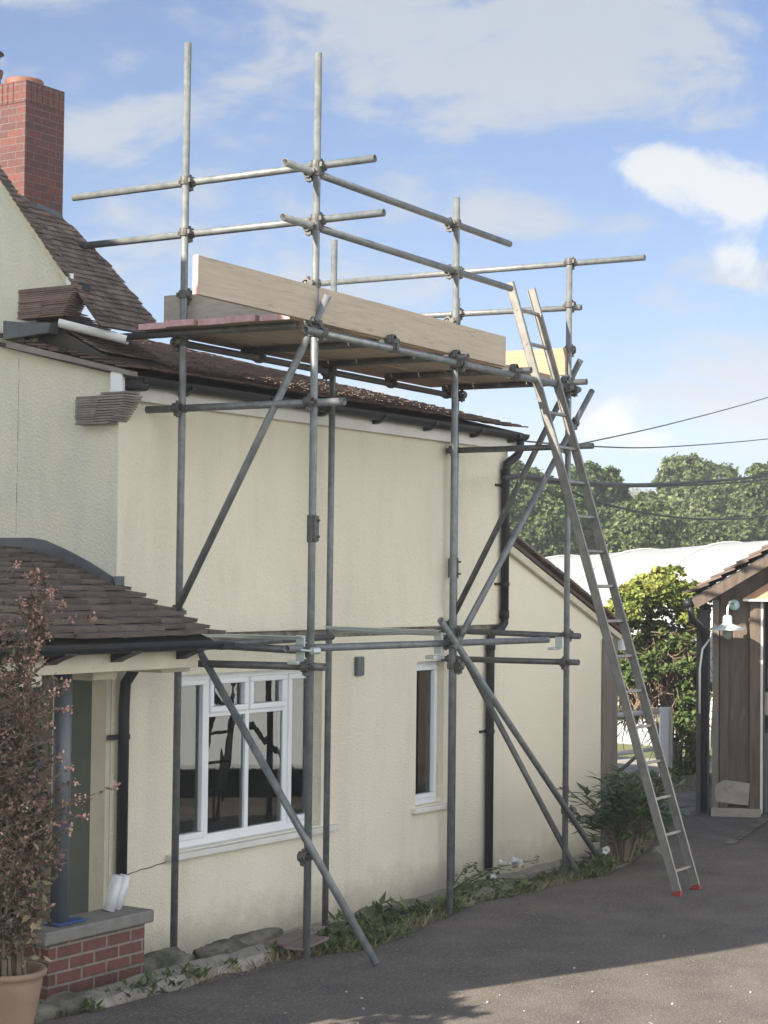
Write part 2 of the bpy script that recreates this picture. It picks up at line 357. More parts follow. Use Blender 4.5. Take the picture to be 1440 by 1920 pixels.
M['pebble'] = mat('pale_pebbles', (.42, .39, .35), (.30, .28, .25), 30, .8, rnd=.3)
M['hill'] = mat('distant_wood', (.05, .075, .045), (.09, .11, .06), .02, .95)
M['bedstraw'] = mat('dry_grass', (.22, .19, .11), (.14, .15, .06), 8, .8, rnd=.4)
def splash(m, c, z0, z1):
    # mud splashed up a wall near the ground, broken by noise
    N = m.node_tree.nodes; L = m.node_tree.links; b = N['Principled BSDF']; src = b.inputs['Base Color'].links[0].from_socket
    g = N.new('ShaderNodeNewGeometry'); sp = N.new('ShaderNodeSeparateXYZ'); L.new(g.outputs['Position'], sp.inputs[0])
    n = N.new('ShaderNodeTexNoise'); n.inputs['Scale'].default_value = 5; n.inputs['Detail'].default_value = 9; n.inputs['Roughness'].default_value = .7; L.new(g.outputs['Position'], n.inputs['Vector'])
    a = N.new('ShaderNodeMath'); a.operation = 'MULTIPLY_ADD'; a.inputs[1].default_value = .7; L.new(n.outputs['Fac'], a.inputs[0]); L.new(sp.outputs[2], a.inputs[2])
    r = N.new('ShaderNodeMapRange'); r.inputs['From Min'].default_value = z1+.35; r.inputs['From Max'].default_value = z0+.35; r.inputs['To Max'].default_value = .5; L.new(a.outputs[0], r.inputs['Value'])
    x = N.new('ShaderNodeMix'); x.data_type = 'RGBA'; ins = [i for i in x.inputs if i.type == 'RGBA']; L.new(r.outputs[0], x.inputs['Factor']); L.new(src, ins[0]); ins[1].default_value = (*c, 1)
    L.new([o for o in x.outputs if o.type == 'RGBA'][0], b.inputs['Base Color'])
splash(M['render'], (.30, .27, .20), -.25, .12); splash(M['render_low'], (.30, .27, .20), -.25, .1)
def glass_mat():
    m = bpy.data.materials.new('window_glass'); m.use_nodes = True; N = m.node_tree.nodes; L = m.node_tree.links
    N.clear(); out = N.new('ShaderNodeOutputMaterial'); gl = N.new('ShaderNodeBsdfGlossy'); gl.inputs['Roughness'].default_value = .01; gl.inputs['Color'].default_value = (.9, .95, 1, 1)
    tr = N.new('ShaderNodeBsdfTransparent'); tr.inputs[0].default_value = (.72, .78, .8, 1)
    fr = N.new('ShaderNodeFresnel'); fr.inputs[0].default_value = 1.5; mx = N.new('ShaderNodeMixShader')
    mu = N.new('ShaderNodeMath'); mu.operation = 'MULTIPLY_ADD'; mu.inputs[1].default_value = 1.35; mu.inputs[2].default_value = .04; L.new(fr.outputs[0], mu.inputs[0])
    n = N.new('ShaderNodeTexNoise'); n.inputs['Scale'].default_value = 1.6; bn = N.new('ShaderNodeBump'); bn.inputs['Distance'].default_value = .0011
    L.new(n.outputs['Fac'], bn.inputs['Height']); L.new(bn.outputs[0], gl.inputs['Normal'])
    L.new(mu.outputs[0], mx.inputs[0]); L.new(tr.outputs[0], mx.inputs[1]); L.new(gl.outputs[0], mx.inputs[2]); L.new(mx.outputs[0], out.inputs[0])
    return m
M['glass'] = glass_mat()
# ================================================================ SETTING
mb = MB()
def gz(x, y):
    r = math.hypot(x-8, y)
    return -.35 + .25*math.sin(x*.05+1)*min(1, r/60) - min(2.5, max(0, x-25)*.035)*1.0
xs = [-400+i*20 for i in range(16)] + [-80+i*4 for i in range(60)] + [160+i*30 for i in range(60)]
ys = [-900+i*40 for i in range(21)] + [-60+i*4 for i in range(50)] + [140+i*40 for i in range(45)]
xs = sorted(set(xs)); ys = sorted(set(ys))
vs = [(x, y, gz(x, y)) for x in xs for y in ys]; ny = len(ys)
mb.add(vs, [(i*ny+j, (i+1)*ny+j, (i+1)*ny+j+1, i*ny+j+1) for i in range(len(xs)-1) for j in range(ny-1)])
tag(mb.build('ground', M['grass'], smooth=True), kind='structure')
# driveway: edge follows the planted bed
edge = [(-3.6, .95), (-2.4, 1.02), (-1.66, 1.12), (-.9, 1.17), (.1, 1.22), (.52, 1.42), (1.3, 1.30), (2.4, 1.10), (3.2, 1.2), (4.2, 1.28), (5.0, 1.15), (5.9, .9), (6.6, .62), (7.3, .35), (8.2, .25), (8.6, .15), (10.5, .2)]
mb = MB()
def edge_d(s):
    for (a, b), (c, e) in zip(edge, edge[1:]):
        if a <= s <= c: return b + (e-b)*(s-a)/(c-a)
    return edge[0][1] if s < edge[0][0] else edge[-1][1]
ss = [-12+i*.25 for i in range(105)]; dd = [0, .04, .1, .25, .6, 1.2, 2.2, 4, 7, 12, 20]
vs = []
for s in ss:
    e = edge_d(s) + .04*noise.noise(Vector((s*3, 0, 3)))
    for k, q in enumerate(dd):
        vs.append(W(s, e+q, (-.06, -.015, 0, .002, .006, 0, 0, 0, 0, 0, 0)[k] + .006*noise.noise(Vector((s, q, 0)))))
n = len(dd)
mb.add(vs, [(i*n+j, i*n+j+1, (i+1)*n+j+1, (i+1)*n+j) for i in range(len(ss)-1) for j in range(n-1)])
tag(mb.build('driveway', M['asphalt'], smooth=True), kind='structure')
# bed between wall and driveway
mb = MB(); ss = [-3.4+i*.07 for i in range(172)]; nt_ = 16; vs = []
def bed_z(s, t):
    base = -.30 + (.275)*min(1, max(0, (t-.12)/.75))
    return base + .035*noise.noise(Vector((s*2.3, t*3, 1))) + .02*noise.noise(Vector((s*8, t*9, 4)))*(1 if t < .9 else .3)
for s in ss:
    for j in range(nt_+1):
        t = j/nt_; vs.append(W(s, -.02 + (edge_d(s)+.08)*t, bed_z(s, t) - (.03 if t == 1 else 0)))
n = nt_+1
mb.add(vs, [(i*n+j, i*n+j+1, (i+1)*n+j+1, (i+1)*n+j) for i in range(len(ss)-1) for j in range(nt_)])
tag(mb.build('flower_bed', M['soil'], smooth=True), kind='structure')
# gravelly yard behind, by the gate
mb = MB(); mb.add([W(7.2, -8, -.06), W(7.2, .6, -.04), W(14, .6, -.04), W(14, -8, -.1)], [(0, 1, 2, 3)])
tag(mb.build('yard', M['concrete']), kind='structure')
# hills
mb = MB()
vs = []; nn = 60
for i in range(nn+1):
    a = R(-20 + 110*i/nn); h = 26 + 12*noise.noise(Vector((i*.13, 2, 0))) + 2*noise.noise(Vector((i*1.1, 5, 0)))
    for (r, z) in ((700, -4), (900, h*.6), (1050, h), (1300, h*.8)):
        vs.append((CAM.x + r*math.cos(a), CAM.y + r*math.sin(a), z))
mb.add(vs, [(i*4+j, (i+1)*4+j, (i+1)*4+j+1, i*4+j+1) for i in range(nn) for j in range(3)])
tag(mb.build('hills', M['hill'], smooth=True), kind='structure')

# ================================================================ HOUSE
house = thing('cream_house', 'cream rendered house with tiled roofs, porch and brick chimney behind the scaffolding', 'house')
def wall_panel(mb, s0, s1, z0, z1, d, holes, thick=.25):
    S = sorted({s0, s1, *[h[0] for h in holes], *[h[1] for h in holes]}); Z = sorted({z0, z1, *[h[2] for h in holes], *[h[3] for h in holes]})
    for a, b in zip(S, S[1:]):
        for c, e in zip(Z, Z[1:]):
            if any(h[0] <= a and b <= h[1] and h[2] <= c and e <= h[3] for h in holes): continue
            mb.hbox(a, b, d-thick, d, c, e)
WIN = (.335, 2.075, .50, 1.685); SW = (3.415, 3.845, .505, 1.68)
mb = MB()
def grid_wall(mb, s0, s1, z0, z1, d, holes):
    S = sorted({s0, s1, *[h[0] for h in holes], *[h[1] for h in holes]}); Z = sorted({z0, z1, *[h[2] for h in holes], *[h[3] for h in holes]})
    for a, b in zip(S, S[1:]):
        for c, e in zip(Z, Z[1:]):
            if any(h[0] <= a and b <= h[1] and h[2] <= c and e <= h[3] for h in holes): continue
            mb.add([W(a, d, c), W(b, d, c), W(b, d, e), W(a, d, e)], [(0, 1, 2, 3)])
    for h in holes:                                     # reveals
        a, b, c, e = h; t = d-.14
        mb.add([W(a, d, c), W(b, d, c), W(b, d, e), W(a, d, e), W(a, t, c), W(b, t, c), W(b, t, e), W(a, t, e)], [(0, 1, 5, 4), (1, 2, 6, 5), (2, 3, 7, 6), (3, 0, 4, 7)])
grid_wall(mb, -.3, 4.86, -.4, 1.905, 0, [WIN, SW])
mb.build('wall', M['render'], house)
mb = MB(); mb.prism([W(-.297, -.25, 1.965), W(4.86, -.25, 1.965), W(4.86, -.25, 3.66), W(-.297, -.25, 3.66)], W(0, .275, 0)); 
mb.build('upper_wall', M['render'], house, bevel=.008)
# dirty bead between the two storeys, upper wall's shadow line painted into its colour
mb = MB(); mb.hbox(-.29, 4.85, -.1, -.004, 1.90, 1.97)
mb.build('drip_band_shade', M['render_dirt_shade'], house)
# end wall facing the camera side, with the taller gable beside it (one face, d is negative behind the corner)
mb = MB()
poly = [(-.001, -.4), (-.001, 3.68), (-.72, 3.85), (-.72, 4.08), (-.44, 4.08), (-.44, 4.31), (-.80, 4.74), (-1.15, 5.16), (-3.2, 7.6), (-5.3, 5.1), (-5.3, -.4)]
mb.prism([W(-.3, d, z) for d, z in poly], W(.04, 0, 0)); mb.hbox(-.301, -.29, -.02, .024, 1.966, 3.62)
mb.build('end_wall', M['render_algae'], house)
mb = MB()                                               # old settlement crack and dirt at the joint
pts = [W(-.303, -.868 + .012*noise.noise(Vector((k*.9, 0, 0))), 3.95-k*.07) for k in range(20)]
for k, p in enumerate(pts[:-1]):
    w_ = (.0003 if k % 5 in (1, 3) else .001)+.003*abs(noise.noise(Vector((k*.7, 3, 1))))
    q = pts[k+1]; mb.add([p+Vector((0, w_, 0)), p-Vector((0, w_, 0)), q-Vector((0, w_, 0)), q+Vector((0, w_, 0))], [(0, 1, 2, 3)])
mb.build('render_crack', M['render_dirt_shade'], house)
# low extension wall with sloping verge
mb = MB()
mb.prism([W(4.862, -.3, -.45), W(7.06, -.3, -.45), W(7.06, -.3, 1.86), (W(4.862, -.3, 2.66))], W(0, .3, 0))
mb.build('extension_wall', M['render_low'], house)
mb = MB()
mb.prism([W(4.866, -3, 2.68), W(7.18, -3, 1.83), W(7.18, -3, 1.86), W(4.866, -3, 2.72)], W(0, 3.06, 0))
er = mb.build('extension_roof', M['tile_dark'], house)
mb = MB(); sl_ = (2.72-1.86)/(4.866-7.18); k = 0
s = 4.89
while s < 7.16:
    z = 2.715 + sl_*(s-4.866)
    mb.obox(W(s+.05, -.06+random.uniform(-.006, .006), z+.016+random.uniform(0, .006)), W(.085, 0, 0)+Vector((0, 0, .085*sl_)), W(0, .17, 0), Vector((.003, 0, .010)))
    s += .098
mb.build('verge_tile', M['tile'], er)
mb = MB(); mb.prism([W(4.87, .012, 2.60), W(7.12, .012, 1.78), W(7.12, .012, 1.83), W(4.87, .012, 2.67)], W(0, .04, 0)); mb.build('verge_trim', M['cream_wood'], er)
mb = MB(); mb.hbox(7.12, 7.19, -.3, .06, 1.68, 1.79); mb.build('gutter_end', M['white'], er)
mb = MB(); mb.hbox(6.78, 7.09, .004, .03, -.2, 1.80); mb.build('timber_board', M['barn_grey'], house, bevel=.004)

# ---- windows
def window(name, s0, s1, z0, z1, bars, d=-.07):
    fr = MB(); t = .052
    fr.hbox(s0, s1, d-.06, d, z0, z0+t+.015); fr.hbox(s0, s1, d-.06, d, z1-t, z1)
    fr.hbox(s0, s0+t, d-.06, d, z0+t+.015, z1-t); fr.hbox(s1-t, s1, d-.06, d, z0+t+.015, z1-t)
    for b in bars['frame']: fr.hbox(*b[:2], d-.055, d-.001, *b[2:])
    o = fr.build(name, M['white'], house, bevel=.006)
    for (a, b, c, e) in bars['sash']:
        sb = MB(); w = .042
        sb.hbox(a, b, d-.04, d+.016, c, c+w); sb.hbox(a, b, d-.04, d+.016, e-w, e); sb.hbox(a, a+w, d-.04, d+.016, c+w, e-w); sb.hbox(b-w, b, d-.04, d+.016, c+w, e-w)
        sb.build('sash', M['white'], o, bevel=.007)
    for (a, b, c, e) in bars['glass']:
        g = MB(); y = d-.02; tl = random.uniform(-.004, .004)
        g.add([W(a, y, c), W(b, y+tl, c), W(b, y+tl, e), W(a, y, e)], [(0, 1, 2, 3)])
        g.build('pane', M['glass'], o)
    return o
s0, s1, z0, z1 = WIN
A = .775; B = 1.245; C = 1.71; TR = 1.395
w1 = window('large_window', s0, s1, z0, z1, dict(
    frame=[(A-.03, A+.03, z0+.06, z1-.05), (C-.03, C+.03, z0+.06, z1-.05), (B-.022, B+.022, z0+.06, z1-.05), (A+.03, B-.022, TR-.02, TR+.02), (B+.022, C-.03, TR-.02, TR+.02)],
    sash=[(s0+.035, A-.02, z0+.05, z1-.04), (A+.022, B-.012, TR+.01, z1-.04), (B+.012, C-.022, TR+.01, z1-.04), (C+.02, s1-.035, z0+.05, z1-.04)],
    glass=[(s0+.05, A-.05, z0+.06, z1-.05), (A+.03, B-.02, z0+.06, TR-.02), (B+.02, C-.03, z0+.06, TR-.02), (A+.05, B-.04, TR+.02, z1-.06), (B+.04, C-.05, TR+.02, z1-.06), (C+.05, s1-.06, z0+.06, z1-.05)]))
mb = MB(); mb.hbox(s0-.07, s1+.17, -.13, .06, z0-.05, z0-.008); mb.hbox(s0+.01, s1-.01, -.13, -.02, z0-.008, z0+.002); mb.build('sill', M['white_paint'], w1, bevel=.008)
s0, s1, z0, z1 = SW
w2 = window('narrow_window', s0, s1, z0, z1, dict(frame=[], sash=[(s0+.03, s1-.03, z0+.045, z1-.035)], glass=[(s0+.05, s1-.05, z0+.07, z1-.06)]), d=-.06)
mb = MB(); mb.hbox(s0-.06, s1+.07, -.12, .05, z0-.05, z0-.008); mb.build('sill', M['white_paint'], w2, bevel=.008)
# curtain and room behind
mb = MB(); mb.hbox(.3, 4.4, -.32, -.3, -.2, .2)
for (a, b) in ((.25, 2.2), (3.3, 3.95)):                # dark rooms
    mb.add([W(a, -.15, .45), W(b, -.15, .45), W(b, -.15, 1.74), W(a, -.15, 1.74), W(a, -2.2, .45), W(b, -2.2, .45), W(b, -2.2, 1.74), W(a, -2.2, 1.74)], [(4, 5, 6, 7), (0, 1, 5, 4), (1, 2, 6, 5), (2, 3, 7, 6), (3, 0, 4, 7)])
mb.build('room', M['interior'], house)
mb = MB(); mb.hbox(.3, 2.15, -.8, -.25, .47, .52); mb.build('worktop', M['worktop'], house)
mb = MB(); vsn = []
for i in range(9):
    t = i/8; vsn += [W(3.47+.10*t, -.13-.02*math.sin(t*14), 1.62), W(3.50+.05*t, -.13-.02*math.sin(t*14), 1.30-.18*math.sin(t*3.1))]
mb.add(vsn, [(2*i, 2*i+2, 2*i+3, 2*i+1) for i in range(8)])
mb.build('curtain', M['greyrender'], house)
o = MB(); o.lathe(W(.87, -.22, .52), [(0, 0), (.032, 0), (.034, .10), (.028, .13), (.012, .14), (.012, .17), (.022, .175), (.022, .185), (0, .187)]); o.bar(W(.87, -.22, .70), W(.90, -.20, .70), .012, .01)
tag(o.build('soap_bottle', M['lampwhite'], smooth=True, loc=W(.87, -.22, .52)), 'soap pump bottle standing inside the large four light window', 'bottle')
# vent, cable clips and wall fittings
mb = MB(); mb.hbox(2.50, 2.60, .0, .035, 1.60, 1.75); v = mb.build('wall_vent', M['bluegrey'], house, bevel=.01)
# thin cable crack line
mb = MB(); pts = [W(-.28+.05*k, .004, .40+.004*k+.01*noise.noise(Vector((k*.6, 0, 0)))) for k in range(12)]
mb.path(pts, .004, 5); mb.build('render_crack', M['render_dirt_shade'], house)

# ---- wing roof
EZ, ED, SLP = 3.665, .20, .238
wr = MB()
wr.prism([W(-.35, ED-.04, EZ-.045), W(-.35, ED-.04, EZ-.02), W(-.35, -4.6, EZ-.02+SLP*4.76), W(-.35, -4.6, EZ-.06+SLP*4.76)], W(5.24, 0, 0))
roof = wr.build('wing_roof', M['dark_timber'], house)
def tile_rows(mb, rows, tw, th=.012, lap=1.7, seed=1, jit=.006):
    """rows: (left point, right point, up-slope unit vector, gauge)"""
    rng = random.Random(seed)
    for k, (a, b, u, g) in enumerate(rows):
        l = (b-a).length
        if l < .03: continue
        e = (b-a).normalized(); nrm = e.cross(u).normalized()
        if nrm.z < 0: nrm = -nrm
        x = -(tw/2 if k % 2 else 0) + rng.uniform(-.01, .01)
        while x < l:
            x0, x1 = max(0, x+.0015), min(l, x+tw-.0015); x += tw
            if x1-x0 < .02: continue
            L_ = g*lap; lift = th*1.8 + rng.uniform(0, jit*.5); dz = rng.uniform(-jit, jit)
            c = a + e*((x0+x1)/2) + u*(L_/2 - .012 + dz) + nrm*(lift*.5+th*.6)
            uu = (u*L_/2 - nrm*lift*.5)
            tilt = nrm*rng.uniform(-jit*.4, jit*.4)
            mb.obox(c, e*((x1-x0)/2)+tilt, uu, nrm*(th/2))
upv = W(0, -1, SLP).normalized()
rows = []; g = .10
for k in range(46):
    p = W(-.38, ED, EZ) + upv*(g*k)
    rows.append((p, p + W(5.29 + .012*math.sin(k*1.7), 0, 0), upv, g))
mb = MB(); tile_rows(mb, rows, .165, seed=3, jit=.012)
mb.build('roof_tiles', M['tile_dark'], roof)
mb = MB()                                               # moss and lime flecks
rng = random.Random(5)
for k in range(260):
    s, t = rng.uniform(.3, 4.8), rng.uniform(.1, 2.6); p = W(s, ED, EZ+.03) + upv*t; r = rng.uniform(.006, .02)
    mb.add([p+Vector((r*math.cos(a)*1.5, r*math.sin(a), (.006 if i else .016))) if i < 5 else p for i, a in enumerate([0, 1.25, 2.5, 3.8, 5])], [(0, 1, 2, 3, 4)])
tag(mb.build('moss', M['stone'], roof), kind='stuff'); 
# undercloak + end white board of verge, fascia, gutter
mb = MB(); mb.prism([W(-.375, ED-.02, EZ-.03), W(-.375, ED-.02, EZ), W(-.375, -.92, EZ+SLP*1.1), W(-.375, -.92, EZ-.045+SLP*1.1)], W(.07, 0, 0)); mb.build('undercloak', M['corbel'], roof)
mb = MB(); mb.hbox(-.33, 4.93, .03, .075, 3.495, 3.64); mb.hbox(-.33, 4.93, -.0, .03, 3.50, 3.52)
fa = mb.build('fascia', M['white_paint'], house, bevel=.003)
mb = MB(); mb.hbox(-.365, -.332, .0, .10, 3.49, 3.67); mb.build('fascia_end', M['white'], fa, bevel=.004)
mb = MB(); mb.hbox(4.932, 4.965, -.6, .09, 3.53, 3.66); mb.build('verge_board', M['white_paint'], fa)
mb = MB(); n = 10; vs = []
for s in (-.28, 4.95):
    for k in range(n+1):
        a = math.pi*k/n; vs.append(W(s, .135 - .058*math.cos(a), 3.635 - .055*math.sin(a)))
    for k in range(n, -1, -1):
        a = math.pi*k/n; vs.append(W(s, .135 - .052*math.cos(a), 3.635 - .047*math.sin(a)))
m_ = 2*(n+1); mb.add(vs, [(i, (i+1) % m_, m_+(i+1) % m_, m_+i) for i in range(m_)] + [tuple(range(m_-1, -1, -1)), tuple(range(m_, 2*m_))])
gut = mb.build('gutter', M['black'], house)
for s in (-.26, .23, 1.12, 1.85, 2.6, 3.35, 4.1, 4.75):
    b = MB(); b.prism([W(s, .078, 3.555), W(s, .078, 3.63), W(s, .2, 3.63), W(s, .2, 3.60), W(s, .12, 3.56)], W(.045, 0, 0)); b.build('gutter_bracket', M['black'], gut)
mb = MB(); mb.hbox(-.33, -.19, .08, .19, 3.55, 3.63); mb.build('gutter_outlet', M['black'], gut, bevel=.02)
# black downpipe, swan neck, offset at the band
mb = MB(); r = .036
mb.path([W(4.88, .135, 3.60), W(4.88, .135, 3.50), W(4.86, .12, 3.45), W(4.75, .075, 3.37), W(4.74, .07, 3.30), W(4.74, .07, 2.02)], r, 12)
mb.path([W(4.74, .07, 2.02), W(4.74, .07, 1.98), W(4.70, .065, 1.94), W(4.56, .05, 1.90), W(4.545, .045, 1.84), W(4.545, .045, -.14)], r, 12)
dp = mb.build('downpipe', M['black'], house, smooth=True)
for (s, z, d) in ((4.74, 3.18, .07), (4.74, 2.32, .07), (4.545, 1.05, .045)):
    b = MB(); b.lathe(W(s, d, z-.015), [(r+.001, 0), (r+.007, 0), (r+.007, .03), (r+.001, .03)], 14); b.hbox(s-.11, s-.03, d-.06, d-.03, z-.01, z+.01); b.build('pipe_clip', M['black'], dp)
for (s, z, d) in ((4.74, 2.05, .07), (4.545, 1.78, .045), (4.74, 3.28, .07)):
    b = MB(); b.lathe(W(s, d, z-.03), [(r+.001, 0), (r+.006, 0), (r+.006, .07), (r+.001, .07)], 14); b.build('pipe_socket', M['black'], dp, smooth=True)
# second black downpipe by the porch
mb = MB(); mb.path([W(-.19, .12, 1.86), W(-.2, .11, 1.76), W(-.235, .06, 1.66), W(-.24, .055, 1.5), W(-.24, .055, .36)], r, 12)
dp2 = mb.build('downpipe', M['black'], house, smooth=True)
b = MB(); b.hbox(-.36, -.27, .02, .05, 1.30, 1.33); b.lathe(W(-.24, .055, 1.30), [(r+.001, 0), (r+.007, 0), (r+.007, .03), (r+.001, .03)], 14); b.build('pipe_clip', M['black'], dp2)

# ---- tiled kneeler corbels
def corbel(name, s, dL, dR0, dR1, z0, z1, rows, m, parent=house, sag=.02):
    mb = MB(); h = (z1-z0)/rows
    for k in range(rows):
        t = k/(rows-1); dR = dR0 + (dR1-dR0)*t**.8
        za = z0 + k*h
        for half in range(2):
            a = dL + (dR-dL)*half/2; b_ = dL + (dR-dL)*(half+1)/2
            zz = za + sag*(half)*t
            j = random.uniform(-.006, .006)
            mb.hbox(s-.055+j, s+.08, a+.001, b_-.001+random.uniform(0, .008)*(half == 1), zz, zz+h*.78)
            mb.hbox(s-.03, s+.07, a, b_-.01, zz+h*.70, zz+h*1.02)
        # return face along the long wall
        mb.hbox(s-.05, s+.10, dR-.01, dR + .012+random.uniform(-.004, .004), za, za+h*.75)
    return mb.build(name, m, parent)
corbel('corbel', -.33, -.28, .0, .15, 3.335, 3.52, 12, M['corbel'])
corbel('corbel', -.34, -.80, -.40, -.30, 4.06, 4.26, 15, M['corbel_red'], sag=.0)

# ---- main roof behind the gable
def MR(s, d): return W(s, d, 4.245 + (-.33-d)*1.15)
bound = [(-.10, .295), (-.18, .285), (-.37, .245), (-.55, .20), (-.70, .11), (-.80, .04), (-.86, -.16), (-.90, -.33)]
def smax(d):
    for (d0, a), (d1, b) in zip(bound, bound[1:]):
        if d1 <= d <= d0: return a + (b-a)*(d-d0)/(d1-d0)
    return -.34
mu = W(0, -1, 1.15).normalized()
mb = MB(); mb.prism([MR(-.35, -.10)] + [MR(s, d) for d, s in bound] + [MR(-.34, -.9)], Vector((0, .01, -.01)))
mroof = mb.build('main_roof', M['dark_timber'], house)
rows = []; g = .052; k = 0
while True:
    d = -.09 - k*g*mu.y
    if d < -.88: break
    rows.append((MR(-.34 if d < -.42 else -.37, d), MR(smax(min(-.10, d)) + .008*math.sin(k*2.1), d), mu, g)); k += 1
su = W(0, -1, .5).normalized(); srow = []
for k in range(27): p = W(-.285, -.12, 3.80) + su*(.05*k); srow.append((p, p+W(.60, 0, 0), su, .05))
sk = MB(); sk.prism([W(-.28, -.13, 3.70), W(-.28, -.13, 3.795), W(-.28, -1.3, 4.38), W(-.28, -1.3, 4.1)], W(.59, 0, 0)); so_ = sk.build('lower_slope', M['dark_timber'], mroof)
sk = MB(); tile_rows(sk, srow, .09, th=.008, lap=1.6, seed=19, jit=.006); sk.build('slope_tiles', M['tile'], so_)
mb = MB(); tile_rows(mb, rows, .09, th=.008, lap=1.6, seed=9, jit=.006); mb.build('roof_tiles', M['tile'], mroof)
# verge tiles along the gable rake
rows = []; k = 0
while k < 46:
    d = -.42 - k*g*mu.y; rows.append((MR(-.385, d), MR(-.30, d), mu, g)); k += 1
mb = MB(); tile_rows(mb, rows, .10, th=.009, seed=4); mb.build('verge_tiles', M['tile'], mroof)
mb = MB(); mb.prism([MR(-.335, -.42)+Vector((0, .0, -.03)), MR(-.335, -2.5)+Vector((0, 0, -.03)), MR(-.335, -2.5)+Vector((0, 0, -.075)), MR(-.335, -.42)+Vector((0, 0, -.075))], W(.03, 0, 0)); mb.build('verge_mortar', M['render_low'], mroof)
mb = MB(); mb.hbox(-.36, -.335, -.40, -.36, 4.17, 4.34); mb.build('gutter_end', M['white'], mroof)
mb = MB(); mb.hbox(-.33, -.24, -.36, -.28, 4.21, 4.28); mb.build('gutter', M['black'], mroof, bevel=.02)
mb = MB(); mb.prism([MR(-.16, -.86)+Vector((0, 0, .02)), MR(.03, -.82)+Vector((0, 0, .02)), MR(.03, -.80)+Vector((0, 0, .012)), MR(-.2, -.83)+Vector((0, 0, .012))], Vector((0, 0, .02))); mb.build('flashing', M['lead'], mroof)
# lead flashing where the wing roof meets the gable wall
mb = MB(); mb.prism([W(-.40, -.93, 3.93), W(-.40, -.93, 4.06), W(-.40, -.75, 4.035), W(-.40, -.50, 4.02), W(-.40, -.52, 3.95)], W(.10, 0, 0)); mb.build('lead_flashing', M['lead'], house, bevel=.006)
# chimney on the far ridge
c0 = at(49, 153, 18.4); c1 = at(120, 172, 18.85)
ex = Vector((1, 0, 0)); 
ch = MB(); cw = .40; cl = 1.1; zt = at(49, 150, 18.4).z
cx, cy = c0.x, c0.y
ch.box((cx, cy, 4.6), (cx+.56, cy+cl, zt))
chim = ch.build('chimney', M['brick_ch'], house)
sol = MB()                                              # soldier course cap, each brick standing
for k in range(7): sol.box((cx-.006+k*.0805, cy-.006, zt-.215), (cx-.006+k*.0805+.072, cy+.1, zt+.004))
for k in range(1, 15): sol.box((cx-.007, cy+.022+k*.0745, zt-.215), (cx+.1, cy+.022+k*.0745+.066, zt+.005))
sol.box((cx+.02, cy+.02, zt-.05), (cx+.54, cy+cl-.02, zt+.01)); sol.build('soldier_course', M['brick_ch'], chim)
p = at(42, 140, 18.9); q = MB(); q.lathe(Vector((cx+.26, cy+.28, zt)), [(.19, -.02), (.20, .03), (.185, .05), (.2, .075), (.19, .09), (.15, .095), (.14, .04)], 30); q.build('chimney_pot', M['pot_clay'], chim, smooth=True)
q = MB(); pc = Vector((cx+.24, cy+.80, zt)); q.lathe(pc, [(.16, -.02), (.15, .18), (.165, .20), (.175, .26), (.15, .27), (.13, .2)], 30); q.build('chimney_pot', M['pot_clay'], chim, smooth=True)
q = MB(); q.lathe(pc, [(0, .50), (.05, .495), (.17, .455), (.18, .44), (.16, .445), (.0, .47)], 30)
for a in range(4): q.tube(pc+Vector((.13*math.cos(a*1.57+.5), .13*math.sin(a*1.57+.5), .25)), pc+Vector((.14*math.cos(a*1.57+.5), .14*math.sin(a*1.57+.5), .455)), .008, 6)
q.lathe(pc, [(.135, .30), (.138, .30), (.138, .40), (.135, .40)], 24); q.build('cowl', M['lead'], chim, smooth=True)

# ---- porch
def PZ(d):
    pr = [(-1.6, 2.475), (-.95, 2.475), (-.72, 2.46), (-.39, 2.375), (0, 2.245), (.4, 2.10), (.82, 1.955)]
    for (a, b), (c, e) in zip(pr, pr[1:]):
        if d <= c: return b + (e-b)*(d-a)/(c-a)
    return pr[-1][1]
pd = [-1.6, -.95, -.72, -.5, -.39, -.2, 0, .2, .4, .6, .80]
mb = MB(); mb.prism([W(-3.6, d, PZ(d)-.005) for d in pd] + [W(-3.6, d, PZ(d)-.05) for d in pd[::-1]], W(3.34, 0, 0))
pr = mb.build('porch_roof', M['dark_timber'], house)
rows = []; d = .84
while d > -1.0:
    uu = (W(0, d-.1, PZ(d-.1)) - W(0, d, PZ(d))).normalized()
    rows.append((W(-3.6, d, PZ(d)), W(-.245 + .01*math.sin(d*40), d, PZ(d)), uu, .115)); d -= .115*abs(uu.y)
mb = MB(); tile_rows(mb, rows, .20, th=.024, seed=12, jit=.009); mb.build('roof_tiles', M['tile_grey'], pr)
mb = MB(); fl = [(-1.6, 2.60), (-.72, 2.60), (-.60, 2.585), (-.39, 2.515), (-.2, 2.44), (0.0, 2.345), (.0, 2.24)] 
lo = [(.02, PZ(.02)+.01), (-.2, PZ(-.2)+.015), (-.39, PZ(-.39)+.015), (-.72, PZ(-.72)+.015), (-1.6, PZ(-1.6)+.015)]
mb.prism([W(-.325, d, z) for d, z in fl[:-1]] + [W(-.325, d, z) for d, z in lo], W(.022, 0, 0)); mb.hbox(-.325, -.24, .027, .04, 2.235, 2.35)
mb.prism([W(-.40, d, PZ(d)+.032) for d in pd[:7]] + [W(-.40, d, PZ(d)+.027) for d in pd[:7][::-1]], W(.08, 0, 0))
mb.build('lead_flashing', M['lead'], pr)
mb = MB(); mb.hbox(-3.6, -.34, .68, .74, 1.79, 1.925)
mb.build('porch_beam', M['cream_wood'], house, bevel=.004)
mb = MB()
n = 10; vs = []
